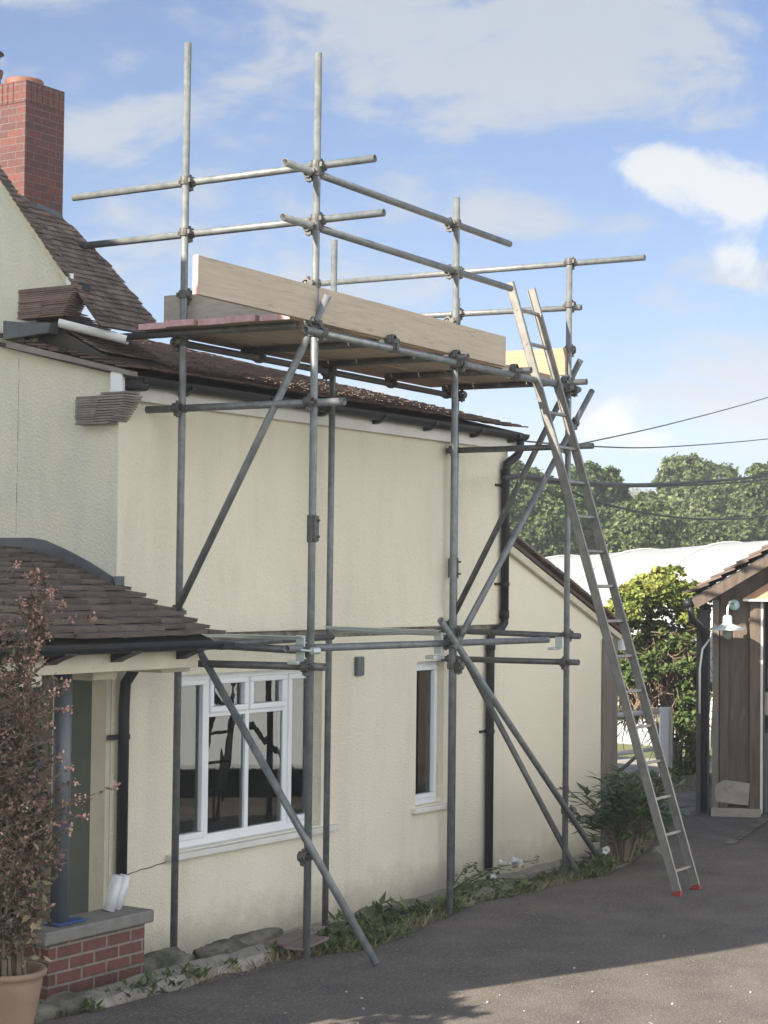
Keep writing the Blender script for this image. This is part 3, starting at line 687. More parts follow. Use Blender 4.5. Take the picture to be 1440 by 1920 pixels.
for s in (-3.6, -.30):
    for k in range(n+1):
        a = math.pi*k/n; vs.append(W(s, .865 - .055*math.cos(a), 1.955 - .052*math.sin(a)))
    for k in range(n, -1, -1):
        a = math.pi*k/n; vs.append(W(s, .865 - .049*math.cos(a), 1.955 - .044*math.sin(a)))
mb.add(vs, [(i, (i+1) % m_, m_+(i+1) % m_, m_+i) for i in range(m_)] + [tuple(range(m_-1, -1, -1)), tuple(range(m_, 2*m_))])
pg = mb.build('porch_gutter', M['black'], house)
for s in (-1.72, -1.16, -.56, -2.4):
    b = MB(); b.prism([W(s, .742, 1.845), W(s, .742, 1.94), W(s, .90, 1.93), W(s, .90, 1.905), W(s, .80, 1.87)], W(.10, 0, 0)); b.build('gutter_bracket', M['black'], pg)
b = MB(); b.hbox(-.298, -.17, .83, .90, 1.90, 1.95); b.build('gutter_stop', M['black'], pg, bevel=.01)
for s, l in ((-2.0, .10), (-1.15, .0)):
    b = MB(); b.hbox(s, s+.22, .25, .80 if l else .60, 1.73, 1.80); b.build('beam_end', M['cream_wood'], house, bevel=.02)
mb = MB(); mb.hbox(-.60, -.31, .30, .66, 1.76, 1.80); mb.build('beam_end', M['cream_wood'], house, bevel=.012)
# recess behind the porch: reveal, door, blue grey pipe
mb = MB(); mb.hbox(-.345, -.302, -.13, -.002, -.3, 1.9); mb.build('door_trim', M['cream_wood'], house, bevel=.003)
mb = MB(); mb.hbox(-.34, -.302, -.42, -.131, -.3, 2.0); mb.build('porch_reveal', M['greyrender'], house)
mb = MB(); mb.hbox(-.36, -.302, -1.6, -.43, -.3, 2.0); mb.hbox(-.38, -.36, -.60, -.43, -.3, 2.0); mb.hbox(-.375, -.36, -1.15, -.62, .3, 1.1); mb.hbox(-.375, -.36, -1.15, -.62, 1.2, 1.8)
mb.build('door', M['door'], house, bevel=.004)
mb = MB(); mb.tube(W(-1.30, .50, .30), W(-1.30, .50, 1.92), .055, 20); mb.build('porch_pipe', M['bluegrey'], house, auto=True)
mb = MB(); mb.hbox(-1.60, -1.48, .42, .52, .3, 1.80); mb.build('porch_post', M['dark_timber'], house)
# dwarf wall
mb = MB(); mb.hbox(-1.50, -.66, .42, .61, -.35, .245); pw = mb.build('porch_wall', M['brick'], house)
mb = MB(); mb.hbox(-1.57, -.615, .37, .65, .247, .325); mb.build('coping', M['coping'], pw, bevel=.012)
mb = MB(); mb.hbox(-.9, -.5, .02, .4, .1, .23); mb.build('porch_step', M['coping'], house, bevel=.01)
# ---- unseen blocker added left of frame, outline shaped to shade the wall and drive
nh = thing('shade_blocker', 'unseen blocker added beyond the left edge to shade the wall and drive', 'house')
mb = MB(); mb.prism([W(-5.1, d_, z_) for d_, z_ in ((1.50, -.3), (1.50, 2.85), (1.86, 4.0), (1.95, 4.5), (.62, 5.95), (.3, 6.5), (.15, 6.9), (-.17, 7.2), (-.79, 7.2), (-1.75, 7.55), (-2.1, 7.8), (-2.6, 8.1), (-2.6, -.3))], W(.4, 0, 0)); mb.build('wall', M['render'], nh)
mb = MB(); mb.prism([W(-5.2, .66, 5.96), W(-5.2, 2.0, 4.55), W(-5.2, 2.0, 4.63), W(-5.2, .68, 6.04)], W(.6, 0, 0)); mb.prism([W(-5.2, -1.8, 7.66), W(-5.2, -2.7, 8.17), W(-5.2, -2.7, 8.22), W(-5.2, -1.8, 7.71)], W(.6, 0, 0)); mb.build('roof', M['tile_dark'], nh)

# ================================================================ SCAFFOLD
sf = thing('scaffold', 'grey steel tube scaffold with a timber boarded platform standing against the cream house wall', 'scaffolding')
TR_ = .0242
def tube(name, p, q, m='steel', r=TR_, hollow=True):
    mb = MB(); mb.tube(p, q, r, 16, hollow); return mb.build(name, M[m], sf, auto=True)
P1 = (.007, .296); P2 = (.058, 1.312); P3 = (1.892, .183); P4 = (1.941, 1.215); P5 = (3.885, 1.120); P6 = (3.835, .10)
# standards (top, foot), each leaning a few millimetres like the photo
def std(P, z0, z1, m='steel', lean=(0, 0)): return tube('standard', W(P[0]-lean[0], P[1]-lean[1], z0), W(P[0]+lean[0], P[1]+lean[1], z1), m)
std(P1, -.10, 5.863, lean=(.0, .003)); std(P2, -.13, 5.66, lean=(.0, .003)); std(P3, -.2, 4.871, lean=(.003, .003)); std(P4, -.06, 5.09, lean=(.003, 0)); std(P5, -.06, 4.954, lean=(0, 0)); std(P6, -.15, 4.70)
def TL(off, k):                                        # point on a long line at lateral offset
    return None
def longp(s, d0, z): return W(s, d0 - .0499*s, z)       # long lines: d falls slowly with s
def cross(s, d, z): return W(s + .05*(d-.7), d, z)      # cross lines are square to the long lines
OFF = .05
# guard rails
tube('guard_rail', cross(.03+.048, -.689, 4.94), cross(.03+.048, 1.705, 4.96)); tube('guard_rail', cross(.03+.048, -.617, 4.60), cross(.03+.048, 1.774, 4.615))
tube('guard_rail', longp(-.27, 1.29, 4.905), longp(2.845, 1.29, 4.905)); tube('guard_rail', longp(-.30, 1.30, 4.56), longp(2.85, 1.30, 4.565))
tube('guard_rail', cross(3.87+.048, -1.60, 4.93), cross(3.87+.048, 1.746, 4.922)); tube('guard_rail', cross(3.87+.048, -1.5, 4.60), cross(3.87+.048, 1.20, 4.56))
# ledgers at platform level
tube('ledger', longp(-.12, 1.36, 3.885), longp(3.99, 1.36, 3.90)); tube('ledger', longp(-.05, .255, 3.885), longp(4.0, .255, 3.885), 'steel_dark')
# transoms
for s in (-.05, .93, 1.845, 2.78, 3.70): tube('transom', cross(s, .10 if s > 0 else -.15, 3.935), cross(s, 1.36 if s > 0 else 1.24, 3.93), 'steel_dark')
# middle and lower cross tubes
tube('ledger', cross(.01-.0, .02, 3.45), cross(.01, 1.55, 3.447)); tube('ledger', cross(3.85, -.19, 3.424), cross(3.85, 1.346, 3.432), 'steel_dark')
tube('ledger', cross(.01, .17, 1.79), cross(.01, 1.43, 1.802), 'steel_dark'); tube('ledger', cross(3.85, -.28, 1.694), cross(3.85, 1.235, 1.703), 'steel_dark')
tube('ledger', cross(3.90, -.20, 1.93), cross(3.90, 1.22, 1.91), 'steel_dark')
tube('ledger', longp(-.15, 1.27, 1.915), longp(3.62, 1.27, 1.885)); tube('ledger', longp(.05, .36, 1.90), longp(1.9, .30, 1.92), 'steel_dark')
# braces
tube('brace', W(.06, 1.41, 4.12), W(-.03, .27, 2.07)); tube('brace', W(-.01, .44, 1.93), W(.06, 1.83, .02))
tube('brace', W(3.83, .05, 1.97), W(3.89, 1.225, 4.13), 'steel_dark'); tube('brace', W(1.86, 1.275, 1.86), W(4.225, 1.16, 3.91))
tube('brace', W(1.66, 1.285, 2.07), W(4.585, 1.14, -.03)); tube('brace', W(3.83, .02, 2.0), W(3.89, 1.23, .03), 'steel_dark')
tube('brace', W(.05, .40, 1.915), W(.045, 1.26, 1.90), 'steel_dark')
# galvanised beams across the frame
def gbeam(p, q):
    mb = MB(); mb.bar(p, q, .06, .006); mb.bar(p+Vector((0, 0, -.010)), q+Vector((0, 0, -.010)), .006, .018); return mb.build('beam', M['galv'], sf)
gbeam(cross(.03, .30, 1.985), cross(.0, 1.29, 1.985)); gbeam(cross(1.80, .23, 2.0), cross(1.80, 1.17, 1.99))
gbeam(cross(2.0, .2, 1.97), cross(2.0, 1.1, 1.965))
mb = MB(); mb.obox(W(.02, 1.262, 1.91), W(.004, 0, 0), W(0, .035, 0), Vector((0, 0, .085))); mb.obox(W(.0, 1.25, 1.825), W(.05, 0, 0), W(0, .04, 0), Vector((0, 0, .012))); mb.build('beam_plate', M['galv'], sf, bevel=.004)
mb = MB(); mb.obox(W(1.88, 1.14, 1.90), W(.012, 0, 0), W(0, .035, 0), Vector((0, 0, .075))); mb.obox(W(1.86, 1.12, 1.80), W(.07, 0, 0), W(0, .04, 0), Vector((0, 0, .014))); mb.build('beam_plate', M['galv'], sf, bevel=.004)
mb = MB(); mb.obox(W(3.80, 1.10, 1.86), W(.01, 0, 0), W(0, .035, 0), Vector((0, 0, .045))); mb.obox(W(3.80, 1.05, 1.81), W(.05, 0, 0), W(0, .03, 0), Vector((0, 0, .01))); mb.build('beam_plate', M['galv'], sf, bevel=.004)
mb = MB(); mb.tube(W(.0, 1.36, 1.90), W(.06, 1.37, 1.90), .022, 12); mb.tube(W(-.03, 1.30, 1.905), W(0, 1.36, 1.90), .008, 8); mb.build('beam_bolt', M['galv'], sf)
# sleeve couplers
for P, z in ((P2, 2.66), (P6, 2.45)):
    mb = MB(); mb.lathe(W(P[0], P[1], z-.085), [(.025, 0), (.033, 0), (.033, .17), (.025, .17)], 16); mb.obox(W(P[0]-.01, P[1]-.036 if P is P6 else P[1]+.034, z), W(.022, 0, 0), W(0, .012, 0), Vector((0, 0, .08)))
    for e in (-.05, .05): mb.tube(W(P[0]-.01, P[1]+.03, z+e), W(P[0]-.01, P[1]+.065, z+e), .009, 6)
    mb.build('sleeve_coupler', M['clamp'], sf, bevel=.003)
# couplers: one template, copied and turned to each joint
mb = MB()
mb.lathe(Vector((0, 0, -.026)), [(.0245, 0), (.034, .001), (.036, .026), (.034, .051), (.0245, .052)], 14)
mb.lathe(Vector((.056, -.026, 0)), [(.0245, 0), (.034, .001), (.036, .026), (.034, .051), (.0245, .052)], 14, Vector((0, 1, 0)))
mb.box((.02, -.022, -.022), (.04, .022, .022))
mb.box((-.012, .03, -.014), (.026, .052, .014)); mb.tube(Vector((-.018, .042, 0)), Vector((.052, .042, 0)), .0075, 6); mb.tube(Vector((.036, .042, 0)), Vector((.052, .042, 0)), .013, 6)
mb.box((.03, -.012, -.054), (.075, .014, -.032)); mb.tube(Vector((.052, 0, -.062)), Vector((.052, 0, .046)), .0075, 6); mb.tube(Vector((.052, 0, .030)), Vector((.052, 0, .048)), .013, 6)
mb.box((-.016, -.048, -.014), (.016, -.03, .014))
cpl = mb.build('coupler', M['clamp'], sf)
first = [True]
def coupler(p, adir, bdir, away):
    """adir: axis of the first tube, bdir: second tube, away: direction from first to second"""
    z = Vector(adir).normalized(); x = Vector(away); x = (x - z*x.dot(z)).normalized(); y = z.cross(x)
    o = cpl if first[0] else cpl.copy()
    if not first[0]: col.objects.link(o); o.parent = sf
    first[0] = False
    o.matrix_local = Matrix(((x.x, y.x, z.x, p.x), (x.y, y.y, z.y, p.y), (x.z, y.z, z.z, p.z), (0, 0, 0, 1)))
UP = Vector((0, 0, 1)); LX = W(1, -.05, 0).normalized(); CX = W(.05, 1, 0).normalized()
for P in (P1, P2):
    for z in (4.95, 4.61): coupler(W(*P, z), UP, CX, LX)
for P in (P2, P4):
    for z in (4.905, 4.565): coupler(W(*P, z), UP, LX, CX*(-1))
    coupler(W(*P, 3.89), UP, LX, CX)
    coupler(W(*P, 1.91), UP, LX, CX*-1); coupler(W(*P, 4.2), UP, LX, CX*-1)
for P in (P5, P6):
    for z in (4.93, 4.58): coupler(W(*P, z), UP, CX, LX)
    coupler(W(*P, 3.43), UP, CX, LX*-1); coupler(W(*P, 1.70), UP, CX, LX*-1); coupler(W(*P, 1.92), UP, CX, LX)
    coupler(W(*P, 3.89), UP, LX, CX)
for P in (P1, P3): coupler(W(*P, 3.885), UP, LX, CX*-1)
for P in (P1, P2): coupler(W(*P, 3.45), UP, CX, LX*-1); coupler(W(*P, 1.80), UP, CX, LX*-1)
coupler(W(*P1, 4.2), UP, CX, LX); coupler(W(*P5, 4.22), UP, CX, LX)
coupler(W(*P2, .63), UP, CX, LX*-1); coupler(W(*P5, .52), UP, LX, CX); coupler(W(*P4, 1.98), UP, LX, CX); coupler(W(*P5, 3.62), UP, LX, CX); coupler(W(*P1, 2.12), UP, CX, LX*-1)
coupler(W(*P2, 3.95), UP, CX, LX*-1); coupler(W(*P4, 1.74), UP, LX, CX); coupler(W(*P5, 3.97), UP, CX, LX*-1)
for s in (.93, 1.845, 2.78, 3.70):
    coupler(longp(s+.02, 1.36, 3.893), LX, CX, UP); coupler(longp(s+.02, .255, 3.885), LX, CX, UP)
# deck boards
for k in range(5):
    d0 = 1.245 - k*.243; j = [.0, -.04, .03, -.02, .05][k]
    for (a, b) in ((-.13 + j*.6 - k*.012, 2.0+j), (2.01+j, 3.80+j*.5)):
        mb = MB(); z = 3.978 + random.uniform(-.003, .005)
        c = (longp(a, d0-.112, z) + longp(b, d0-.112, z))/2
        mb.obox(c, (longp(b, 0, 0)-longp(a, 0, 0))/2, CX*.112, Vector((0, 0, .019)))
        bo = mb.build('deck_board', M['under'], sf, bevel=.003)
        if a < 0:
            e = MB(); e.obox(longp(a-.002, d0-.112, z), LX*.004, CX*.1125, Vector((0, 0, .0195))); e.build('painted_end', M['pink'], bo)
# toe boards on edge
mb = MB(); a, b = longp(-1.21, 1.318, 4.067), longp(2.705, 1.318, 4.067)
mb.obox((a+b)/2, (b-a)/2, CX*.018, Vector((0, 0, .112))); tb = mb.build('toe_board', M['board'], sf, bevel=.003)
e = MB(); e.obox(a - LX*.003, LX*.004, CX*.0183, Vector((0, 0, .1125))); e.build('painted_end', M['pink'], tb)
mb = MB(); a, b = cross(.10, .09, 4.10), cross(.10, 1.26, 4.10); mb.obox((a+b)/2, (b-a)/2, LX*.018, Vector((0, 0, .112))); mb.build('toe_board', M['board_grey'], sf, bevel=.003)
mb = MB(); a, b = cross(3.82, -.05, 4.115), cross(3.82, 1.12, 4.115); mb.obox((a+b)/2, (b-a)/2, LX*.018, Vector((0, 0, .110))); mb.build('toe_board', M['board_new'], sf, bevel=.003)

# ================================================================ LADDER
ld = thing('ladder', 'long aluminium ladder with red rubber feet leaning on the right end of the scaffold', 'ladder', W(3.72, 2.235, 0))
fa_, ta_ = W(3.54, 2.24, .03), W(3.11, 1.0, 4.66); fb_, tb_ = W(3.905, 2.235, .03), W(3.475, 1.0, 4.66)
la = (ta_-fa_).normalized(); lx = (fb_-fa_).normalized(); lx = (lx-la*lx.dot(la)).normalized(); ln = la.cross(lx).normalized()
for (p, q) in ((fa_, ta_), (fb_, tb_)):
    l = (q-p).length; c = (p+q)/2; mb = MB()
    mb.obox(c, la*(l/2), lx*.004, ln*.032); sgn = 1 if p is fa_ else -1
    mb.obox(c + ln*.030 + lx*.008*sgn, la*(l/2), lx*.012, ln*.003); mb.obox(c - ln*.030 + lx*.008*sgn, la*(l/2), lx*.012, ln*.003)
    for k in range(17):                                 # rung ends seen as dark rings on the rail
        cc = p + la*(.15+.278*k) - lx*(.005*sgn); mb.tube(cc - lx*.003*sgn, cc + lx*.001*sgn, .015, 10)
    mb.build('stile', M['alu'], ld)
    f = MB(); f.obox(p - la*.008, la*.016, lx*.016, ln*.037); f.obox(Vector((p.x, p.y, .008)), Vector((.026, 0, 0)), Vector((0, .040, 0)), Vector((0, 0, .008))); f.build('foot', M['red'], ld, bevel=.006)
for k in range(17):
    a = fa_ + la*(.15+.278*k); b = fb_ + la*(.15+.278*k); mb = MB(); mb.obox((a+b)/2, (b-a)/2, ln*.013, la*.011); mb.build('rung', M['alu'], ld, bevel=.003)

# loose white gutter length lying at the eaves of the upper roof
a, b = on_s(113, 604, -.44), on_s(240, 636, -.02)
b = on_d(240, 636, -.02-.0); a = on_d(113, 604, -.45)
mb = MB(); n = 9; ax = (b-a).normalized(); xx = Vector((0, -1, 0)); xx = (xx-ax*xx.dot(ax)).normalized(); yy = ax.cross(xx); vs = []
for p in (a, b):
    for k in range(n): t = math.pi*(k/(n-1)); vs.append(p + xx*(.04*math.cos(t)) + yy*(-.034*math.sin(t)) if yy.z > 0 else p + xx*(.04*math.cos(t)) + yy*(.034*math.sin(t)))
    for k in range(n-1, -1, -1): t = math.pi*(k/(n-1)); vs.append(p + xx*(.036*math.cos(t)) + yy*((-.03 if yy.z > 0 else .03)*math.sin(t)))
m_ = 2*n; mb.add(vs, [(i, (i+1) % m_, m_+(i+1) % m_, m_+i) for i in range(m_)] + [tuple(range(m_)), tuple(range(2*m_-1, m_-1, -1))])
tag(mb.build('gutter_length', M['white'], smooth=False), 'loose white plastic gutter length lying on the roof left of the platform', 'gutter')

# ================================================================ PORCH THINGS
for k, (s, d, lbl) in enumerate(((-.83, .47, 'left roll of white plastic wrap standing on the porch wall'), (-.76, .46, 'right roll of white plastic wrap standing on the porch wall'))):
    base = W(s, d, .325); tip = base + Vector((.055+.01*k, -.02, .21-.01*k)); mb = MB()
    mb.path([base, base*.5+tip*.5+Vector((.004, 0, 0)), tip], .038, 14, radii=[.036, .038, .035]); mb.lathe(tip-(tip-base)*.01, [(.035, 0), (.028, .006), (.018, -.01), (0, -.02)], 14, (tip-base))
    tag(mb.build('plastic_roll', M['plasticwrap'], smooth=True), lbl, 'roll', 'rolls of white plastic on the porch wall')
mb = MB()
rng = random.Random(3); vs = []
for i in range(9):
    for j in range(5): vs.append(W(-1.40+.03*i, .47+.03*j, .330+.022*abs(noise.noise(Vector((i*.7, j*.9, 0))))+.004))
mb.add(vs, [(i*5+j, i*5+j+1, (i+1)*5+j+1, (i+1)*5+j) for i in range(8) for j in range(4)])
o = tag(mb.build('blue_cloth', M['blue'], smooth=True), 'crumpled blue cloth lying on the porch wall coping', 'cloth'); o.modifiers.new('thick', 'SOLIDIFY').thickness = .008
# ================================================================ FOLIAGE HELPERS
def leaf(mb, p, a, n, l, w):
    """pointed folded leaf: base p, axis a, normal n"""
    s = a.cross(n).normalized(); m_ = p + a*(l*.45)
    mb.add([p, m_ + s*(w/2) + n*(w*.12), p + a*l, m_ - s*(w/2) + n*(w*.12)], [(0, 1, 2), (0, 2, 3)])
def rvec(rng):
    while True:
        v = Vector((rng.uniform(-1, 1), rng.uniform(-1, 1), rng.uniform(-1, 1)))
        if .05 < v.length < 1: return v.normalized()
def crown(mb, blobs, n_clump, per, size, rng, spread=.16, gaps=.0, flat=.6):
    """blobs: (centre, (rx, ry, rz)); leaves gathered into clumps near the blob surface"""
    tot = sum(b[1][0]*b[1][2] for b in blobs)
    for c, r in blobs:
        k = max(3, int(n_clump*r[0]*r[2]/tot))
        for _ in range(k):
            v = rvec(rng); rad = rng.uniform(.55, 1.0)**.6
            cc = c + Vector((v.x*r[0], v.y*r[1], v.z*r[2]))*rad*(1+rng.uniform(-.1, .14))
            cs = spread*(r[0]+r[2])/2*rng.uniform(.6, 1.5)
            for _ in range(per):
                q = rvec(rng)*cs*rng.uniform(.2, 1)**.7; q.z *= flat
                a = rvec(rng); nn = (v*.6+rvec(rng)*.8+Vector((0, 0, .4))).normalized()
                a = (a - nn*a.dot(nn)).normalized(); sz = size*rng.uniform(.6, 1.4)
                leaf(mb, cc+q, a, nn, sz, sz*.72)
def tree(name, label, cat, Y, blobs_px, trunk_px, m, rng, n_clump=420, per=16, size=.42, group=None, dy=.7):
    S = Y/F; blobs = []
    for (px, py, rx, ry) in blobs_px: blobs.append((at(px, py, Y+rng.uniform(-.5, .5)*rx*S), (rx*S, rx*S*dy, ry*S)))
    for c0_, r0_ in list(blobs):
        for _ in range(7):
            v = rvec(rng); v.z = abs(v.z)*.9-.15; k_ = rng.uniform(.14, .36); blobs.append((c0_ + Vector((v.x*r0_[0], v.y*r0_[1], v.z*r0_[2]))*rng.uniform(.85, 1.12), (r0_[0]*k_*1.2, r0_[1]*k_, r0_[2]*k_)))
    base = at(trunk_px[0], trunk_px[1], Y); base.z = -.6 if base.z > -.6 else base.z
    base.z = gz(base.x, base.y) - .1
    t = thing(name, label, cat, base, group)
    mb = MB(); crown(mb, blobs, int(n_clump*2.3), 26, size*.37, rng, spread=.17); mb.build('crown', m, t)
    mb = MB(); top = max(blobs, key=lambda b: b[0].z)[0]
    mid = base.lerp(top, .45); w_ = max(.12, (top.z-base.z)*.03)
    mb.path([base, base.lerp(mid, .5)+Vector((.1, 0, 0)), mid, top], w_, 8, radii=[w_*1.3, w_, w_*.8, w_*.15])
    for c, r in blobs: mb.path([mid.lerp(base, .3), mid.lerp(c, .5)+Vector((0, 0, .1)), c], w_*.3, 6, radii=[w_*.5, w_*.35, w_*.1])
    mb.build('trunk', M['bark'], t)
    return t
rng = random.Random(11)
G = 'trees behind the polytunnel'
tree('broadleaf_tree', 'dark rounded tree behind the black downpipe at the house end', 'tree', 62, [(985, 950, 60, 75), (1030, 1000, 80, 60), (960, 890, 40, 30), (940, 1010, 60, 60)], (990, 1090), M['treeleaf'], rng, 520, 16, .46, G)
tree('broadleaf_tree', 'tall bushy tree seen through the ladder between the braces', 'tree', 64, [(1095, 920, 55, 50), (1130, 960, 60, 60), (1060, 970, 60, 60), (1140, 900, 34, 22), (1100, 1010, 80, 45), (1165, 1000, 30, 50)], (1100, 1090), M['treeleaf'], rng, 620, 16, .44, G)
tree('broadleaf_tree', 'pale green low tree right of the ladder behind the white tunnel', 'tree', 58, [(1190, 1010, 60, 50), (1240, 1000, 60, 55), (1180, 970, 30, 30), (1215, 950, 30, 24)], (1200, 1090), M['treeleaf2'], rng, 420, 16, .36, G)
tree('broadleaf_tree', 'tallest tree on the right with a broad flat topped crown', 'tree', 78, [(1290, 885, 60, 30), (1340, 910, 60, 40), (1250, 905, 28, 16), (1300, 960, 90, 60), (1250, 970, 50, 50), (1370, 960, 60, 60)], (1310, 1080), M['treeleaf2'], rng, 680, 16, .48, G)
tree('broadleaf_tree', 'green tree with a pointed top at the right picture edge', 'tree', 70, [(1420, 920, 38, 45), (1450, 900, 40, 30), (1410, 980, 60, 60), (1460, 1000, 60, 60)], (1430, 1080), M['treeleaf2'], rng, 480, 16, .42, G)
tree('broadleaf_tree', 'dark wide spreading tree low behind the tunnel at the right', 'tree', 66, [(1320, 1010, 70, 45), (1390, 1020, 60, 40), (1280, 1020, 40, 40)], (1330, 1080), M['treeleaf'], rng, 420, 16, .42, G)
mb = MB(); rr = random.Random(8)                        # far wood on the skyline between the trees
crown(mb, [(at(1150+i*22, 948+rr.uniform(-4, 4), 420), (5.5, 5, 2.6+rr.random()*1.5)) for i in range(14)], 420, 8, 1.7, rr)
tag(mb.build('far_wood', M['hill']), 'hazy far wood on the skyline between the two tree groups', 'wood', kind='stuff')

# ================================================================ POLYTUNNEL
pt = thing('polytunnel', 'long white polytunnel with hooped roof behind the hedge and ladder', 'polytunnel', at(1250, 1150, 36))
def tunnel_pt(t, a):
    """t along ridge 0..1, a arch angle"""
    ridge0, ridge1 = Vector(at(960, 1052, 37)), Vector(at(1520, 1006, 33))
    c = ridge0.lerp(ridge1, t); ax = (ridge1-ridge0); ax.z = 0; ax.normalize(); side = Vector((ax.y, -ax.x, 0))
    rr_ = 4.2; H = c.z + .7
    return Vector((c.x, c.y, -.7)) + side*(rr_*math.cos(a)) + Vector((0, 0, H*max(0, math.sin(a))**.8))
mb = MB(); nT, nA = 44, 22; vs = []
for i in range(nT+1):
    t = i/nT; ph = (t*3.65+.2) % 1.0
    for j in range(nA+1):
        p = tunnel_pt(t, math.pi*j/nA); sag = .012*math.sin(math.pi*ph)*math.sin(math.pi*j/nA)
        vs.append(p - Vector((0, 0, sag)))
mb.add(vs, [(i*(nA+1)+j, i*(nA+1)+j+1, (i+1)*(nA+1)+j+1, (i+1)*(nA+1)+j) for i in range(nT) for j in range(nA)])
o = mb.build('cover', M['poly'], pt, smooth=True)
for k in range(4):
    mb = MB(); mb.path([tunnel_pt((k+.8)/3.65, math.pi*j/30)+Vector((0, 0, .01)) for j in range(31)], .022, 6); mb.build('hoop', M['white_paint'], pt, smooth=True)

# ================================================================ GARAGE
GO = W(8.17, .56, -.02); gu = Vector((rt.x, rt.y, 0)); gd = Vector((fw.x, fw.y, 0))
ang = R(-11); gu, gd = gu*math.cos(ang)+gd*math.sin(ang), gd*math.cos(ang)-gu*math.sin(ang)
def GP(u, v, z): return GO + gu*u + gd*v + Vector((0, 0, z))   # u right, v back, z up
gar = thing('garage', 'brown weathered timber garage with tiled pitched roof at the right edge', 'garage', GO)
def gbox(mb, u0_, u1_, v0, v1, z0, z1): mb.obox(GP((u0_+u1_)/2, (v0+v1)/2, (z0+z1)/2), gu*(u1_-u0_)/2, gd*(v1-v0)/2, Vector((0, 0, (z1-z0)/2)))
mb = MB(); mb.prism([GP(.015, .03, .14), GP(.52, .03, .14), GP(.52, .03, 2.55), GP(.015, .03, 2.28)], gd*.08)
mb.prism([GP(.49, .05, 2.18), GP(3.1, .05, 2.18), GP(3.1, .05, 2.5), GP(1.55, .05, 3.3), GP(.49, .05, 2.6)], gd*.06)
mb.prism([GP(2.6, .03, 0), GP(3.1, .03, 0), GP(3.1, .03, 2.3), GP(2.6, .03, 2.3)], gd*.08)
gbox(mb, .0, .08, .1, 5, .1, 2.25); gbox(mb, 3.02, 3.1, .1, 5, .1, 2.25); gbox(mb, 0, 3.1, 4.9, 5, .1, 2.3)
mb.build('wall', M['barn'], gar)
for k, u in enumerate((.135,)):
    mb = MB(); gbox(mb, u-.012, u+.012, -.002, .04, .14, 2.28); mb.build('cover_strip', M['dark_timber'], gar)
mb = MB(); gbox(mb, .0, .065, -.02, .05, .02, 2.20); mb.build('corner_board', M['barn_grey'], gar, bevel=.003)
mb = MB(); gbox(mb, .075, .16, -.035, .03, .12, 2.30); mb.build('post', M['barn'], gar, bevel=.004)
mb = MB(); gbox(mb, .37, .475, -.03, .06, .02, 2.22); mb.build('post', M['barn'], gar, bevel=.004)
mb = MB(); gbox(mb, .476, .50, -.022, .05, .06, 2.22); gbox(mb, .476, 2.6, -.02, .05, 2.19, 2.225); mb.build('door_frame', M['white_paint'], gar)
mb = MB(); gbox(mb, .49, 2.6, 1.6, 1.7, .0, 2.3); gbox(mb, .1, .14, .1, 4.9, .1, 2.2); gbox(mb, .49, 2.6, .1, 4.8, 2.3, 2.34); mb.build('inner_wall', M['interior'], gar)
mb = MB(); gbox(mb, .52, .75, .55, .75, 1.0, 1.25); gbox(mb, .55, .68, .5, .6, 1.28, 1.5); mb.build('hanging_tools', M['cream_wood'], gar, bevel=.02)
mb = MB(); gbox(mb, .51, .95, .3, .7, .02, .85); mb.build('tool_chest', M['bluegrey'], gar, bevel=.01)
mb = MB(); gbox(mb, -.01, .49, -.04, .15, -.08, .11); mb.build('plinth', M['concrete'], gar, bevel=.01)
mb = MB(); mb.prism([GP(x, -.036, z) for x, z in ((.05, .17), (.36, .14), (.375, .36), (.12, .39), (.04, .34), (.02, .24))], gd*.03); mb.build('cement_patch', M['concrete'], gar)
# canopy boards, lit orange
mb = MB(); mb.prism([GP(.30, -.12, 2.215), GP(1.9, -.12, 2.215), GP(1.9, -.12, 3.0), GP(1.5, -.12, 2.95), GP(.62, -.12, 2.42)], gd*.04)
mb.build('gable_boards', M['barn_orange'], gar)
mb = MB(); gbox(mb, .30, 1.9, -.135, -.10, 2.19, 2.213); gbox(mb, .30, 1.9, -.10, .02, 2.2, 2.212); mb.build('lintel', M['white_paint'], gar)
# roof slopes with tiles
SLG = .60
mb = MB(); mb.prism([GP(-.20, -.32, 2.22), GP(1.55, -.32, 2.22+1.75*SLG), GP(1.55, -.32, 2.17+1.75*SLG), GP(-.20, -.32, 2.17)], gd*5.5)
mb.prism([GP(3.30, -.32, 2.22), GP(1.55, -.32, 2.22+1.75*SLG), GP(1.55, -.32, 2.17+1.75*SLG), GP(3.30, -.32, 2.17)], gd*5.5)
gr = mb.build('roof', M['dark_timber'], gar)
rows = []; gup = (gu + Vector((0, 0, SLG))).normalized()
for k in range(13):
    p = GP(-.24, -.36, 2.225) + gup*(.15*k); rows.append((p + gd*5.8, p, gup, .15))
mb = MB(); tile_rows(mb, rows, .22, th=.022, seed=2, jit=.006); 
gup2 = (gu*-1 + Vector((0, 0, SLG))).normalized(); rows = []
for k in range(13):
    p = GP(3.34, -.36, 2.225) + gup2*(.15*k); rows.append((p, p+gd*5.8, gup2, .15))
tile_rows(mb, rows, .22, th=.022, seed=2, jit=.006); mb.build('roof_tiles', M['tile'], gr)
mb = MB(); mb.prism([GP(-.20, -.345, 2.20), GP(1.55, -.345, 2.20+1.75*SLG), GP(1.55, -.345, 2.11+1.75*SLG), GP(-.16, -.345, 2.11)], gd*.022)
mb.build('barge_board', M['barn'], gr)
mb = MB(); mb.path([GP(-.24, -.33, 2.16), GP(-.24, 5.2, 2.16)], .05, 10); mb.path([GP(-.22, -.30, 2.13), GP(-.20, -.26, 2.0), GP(-.10, -.05, 1.90), GP(-.08, .0, 1.75), GP(-.08, .0, .05)], .034, 10)
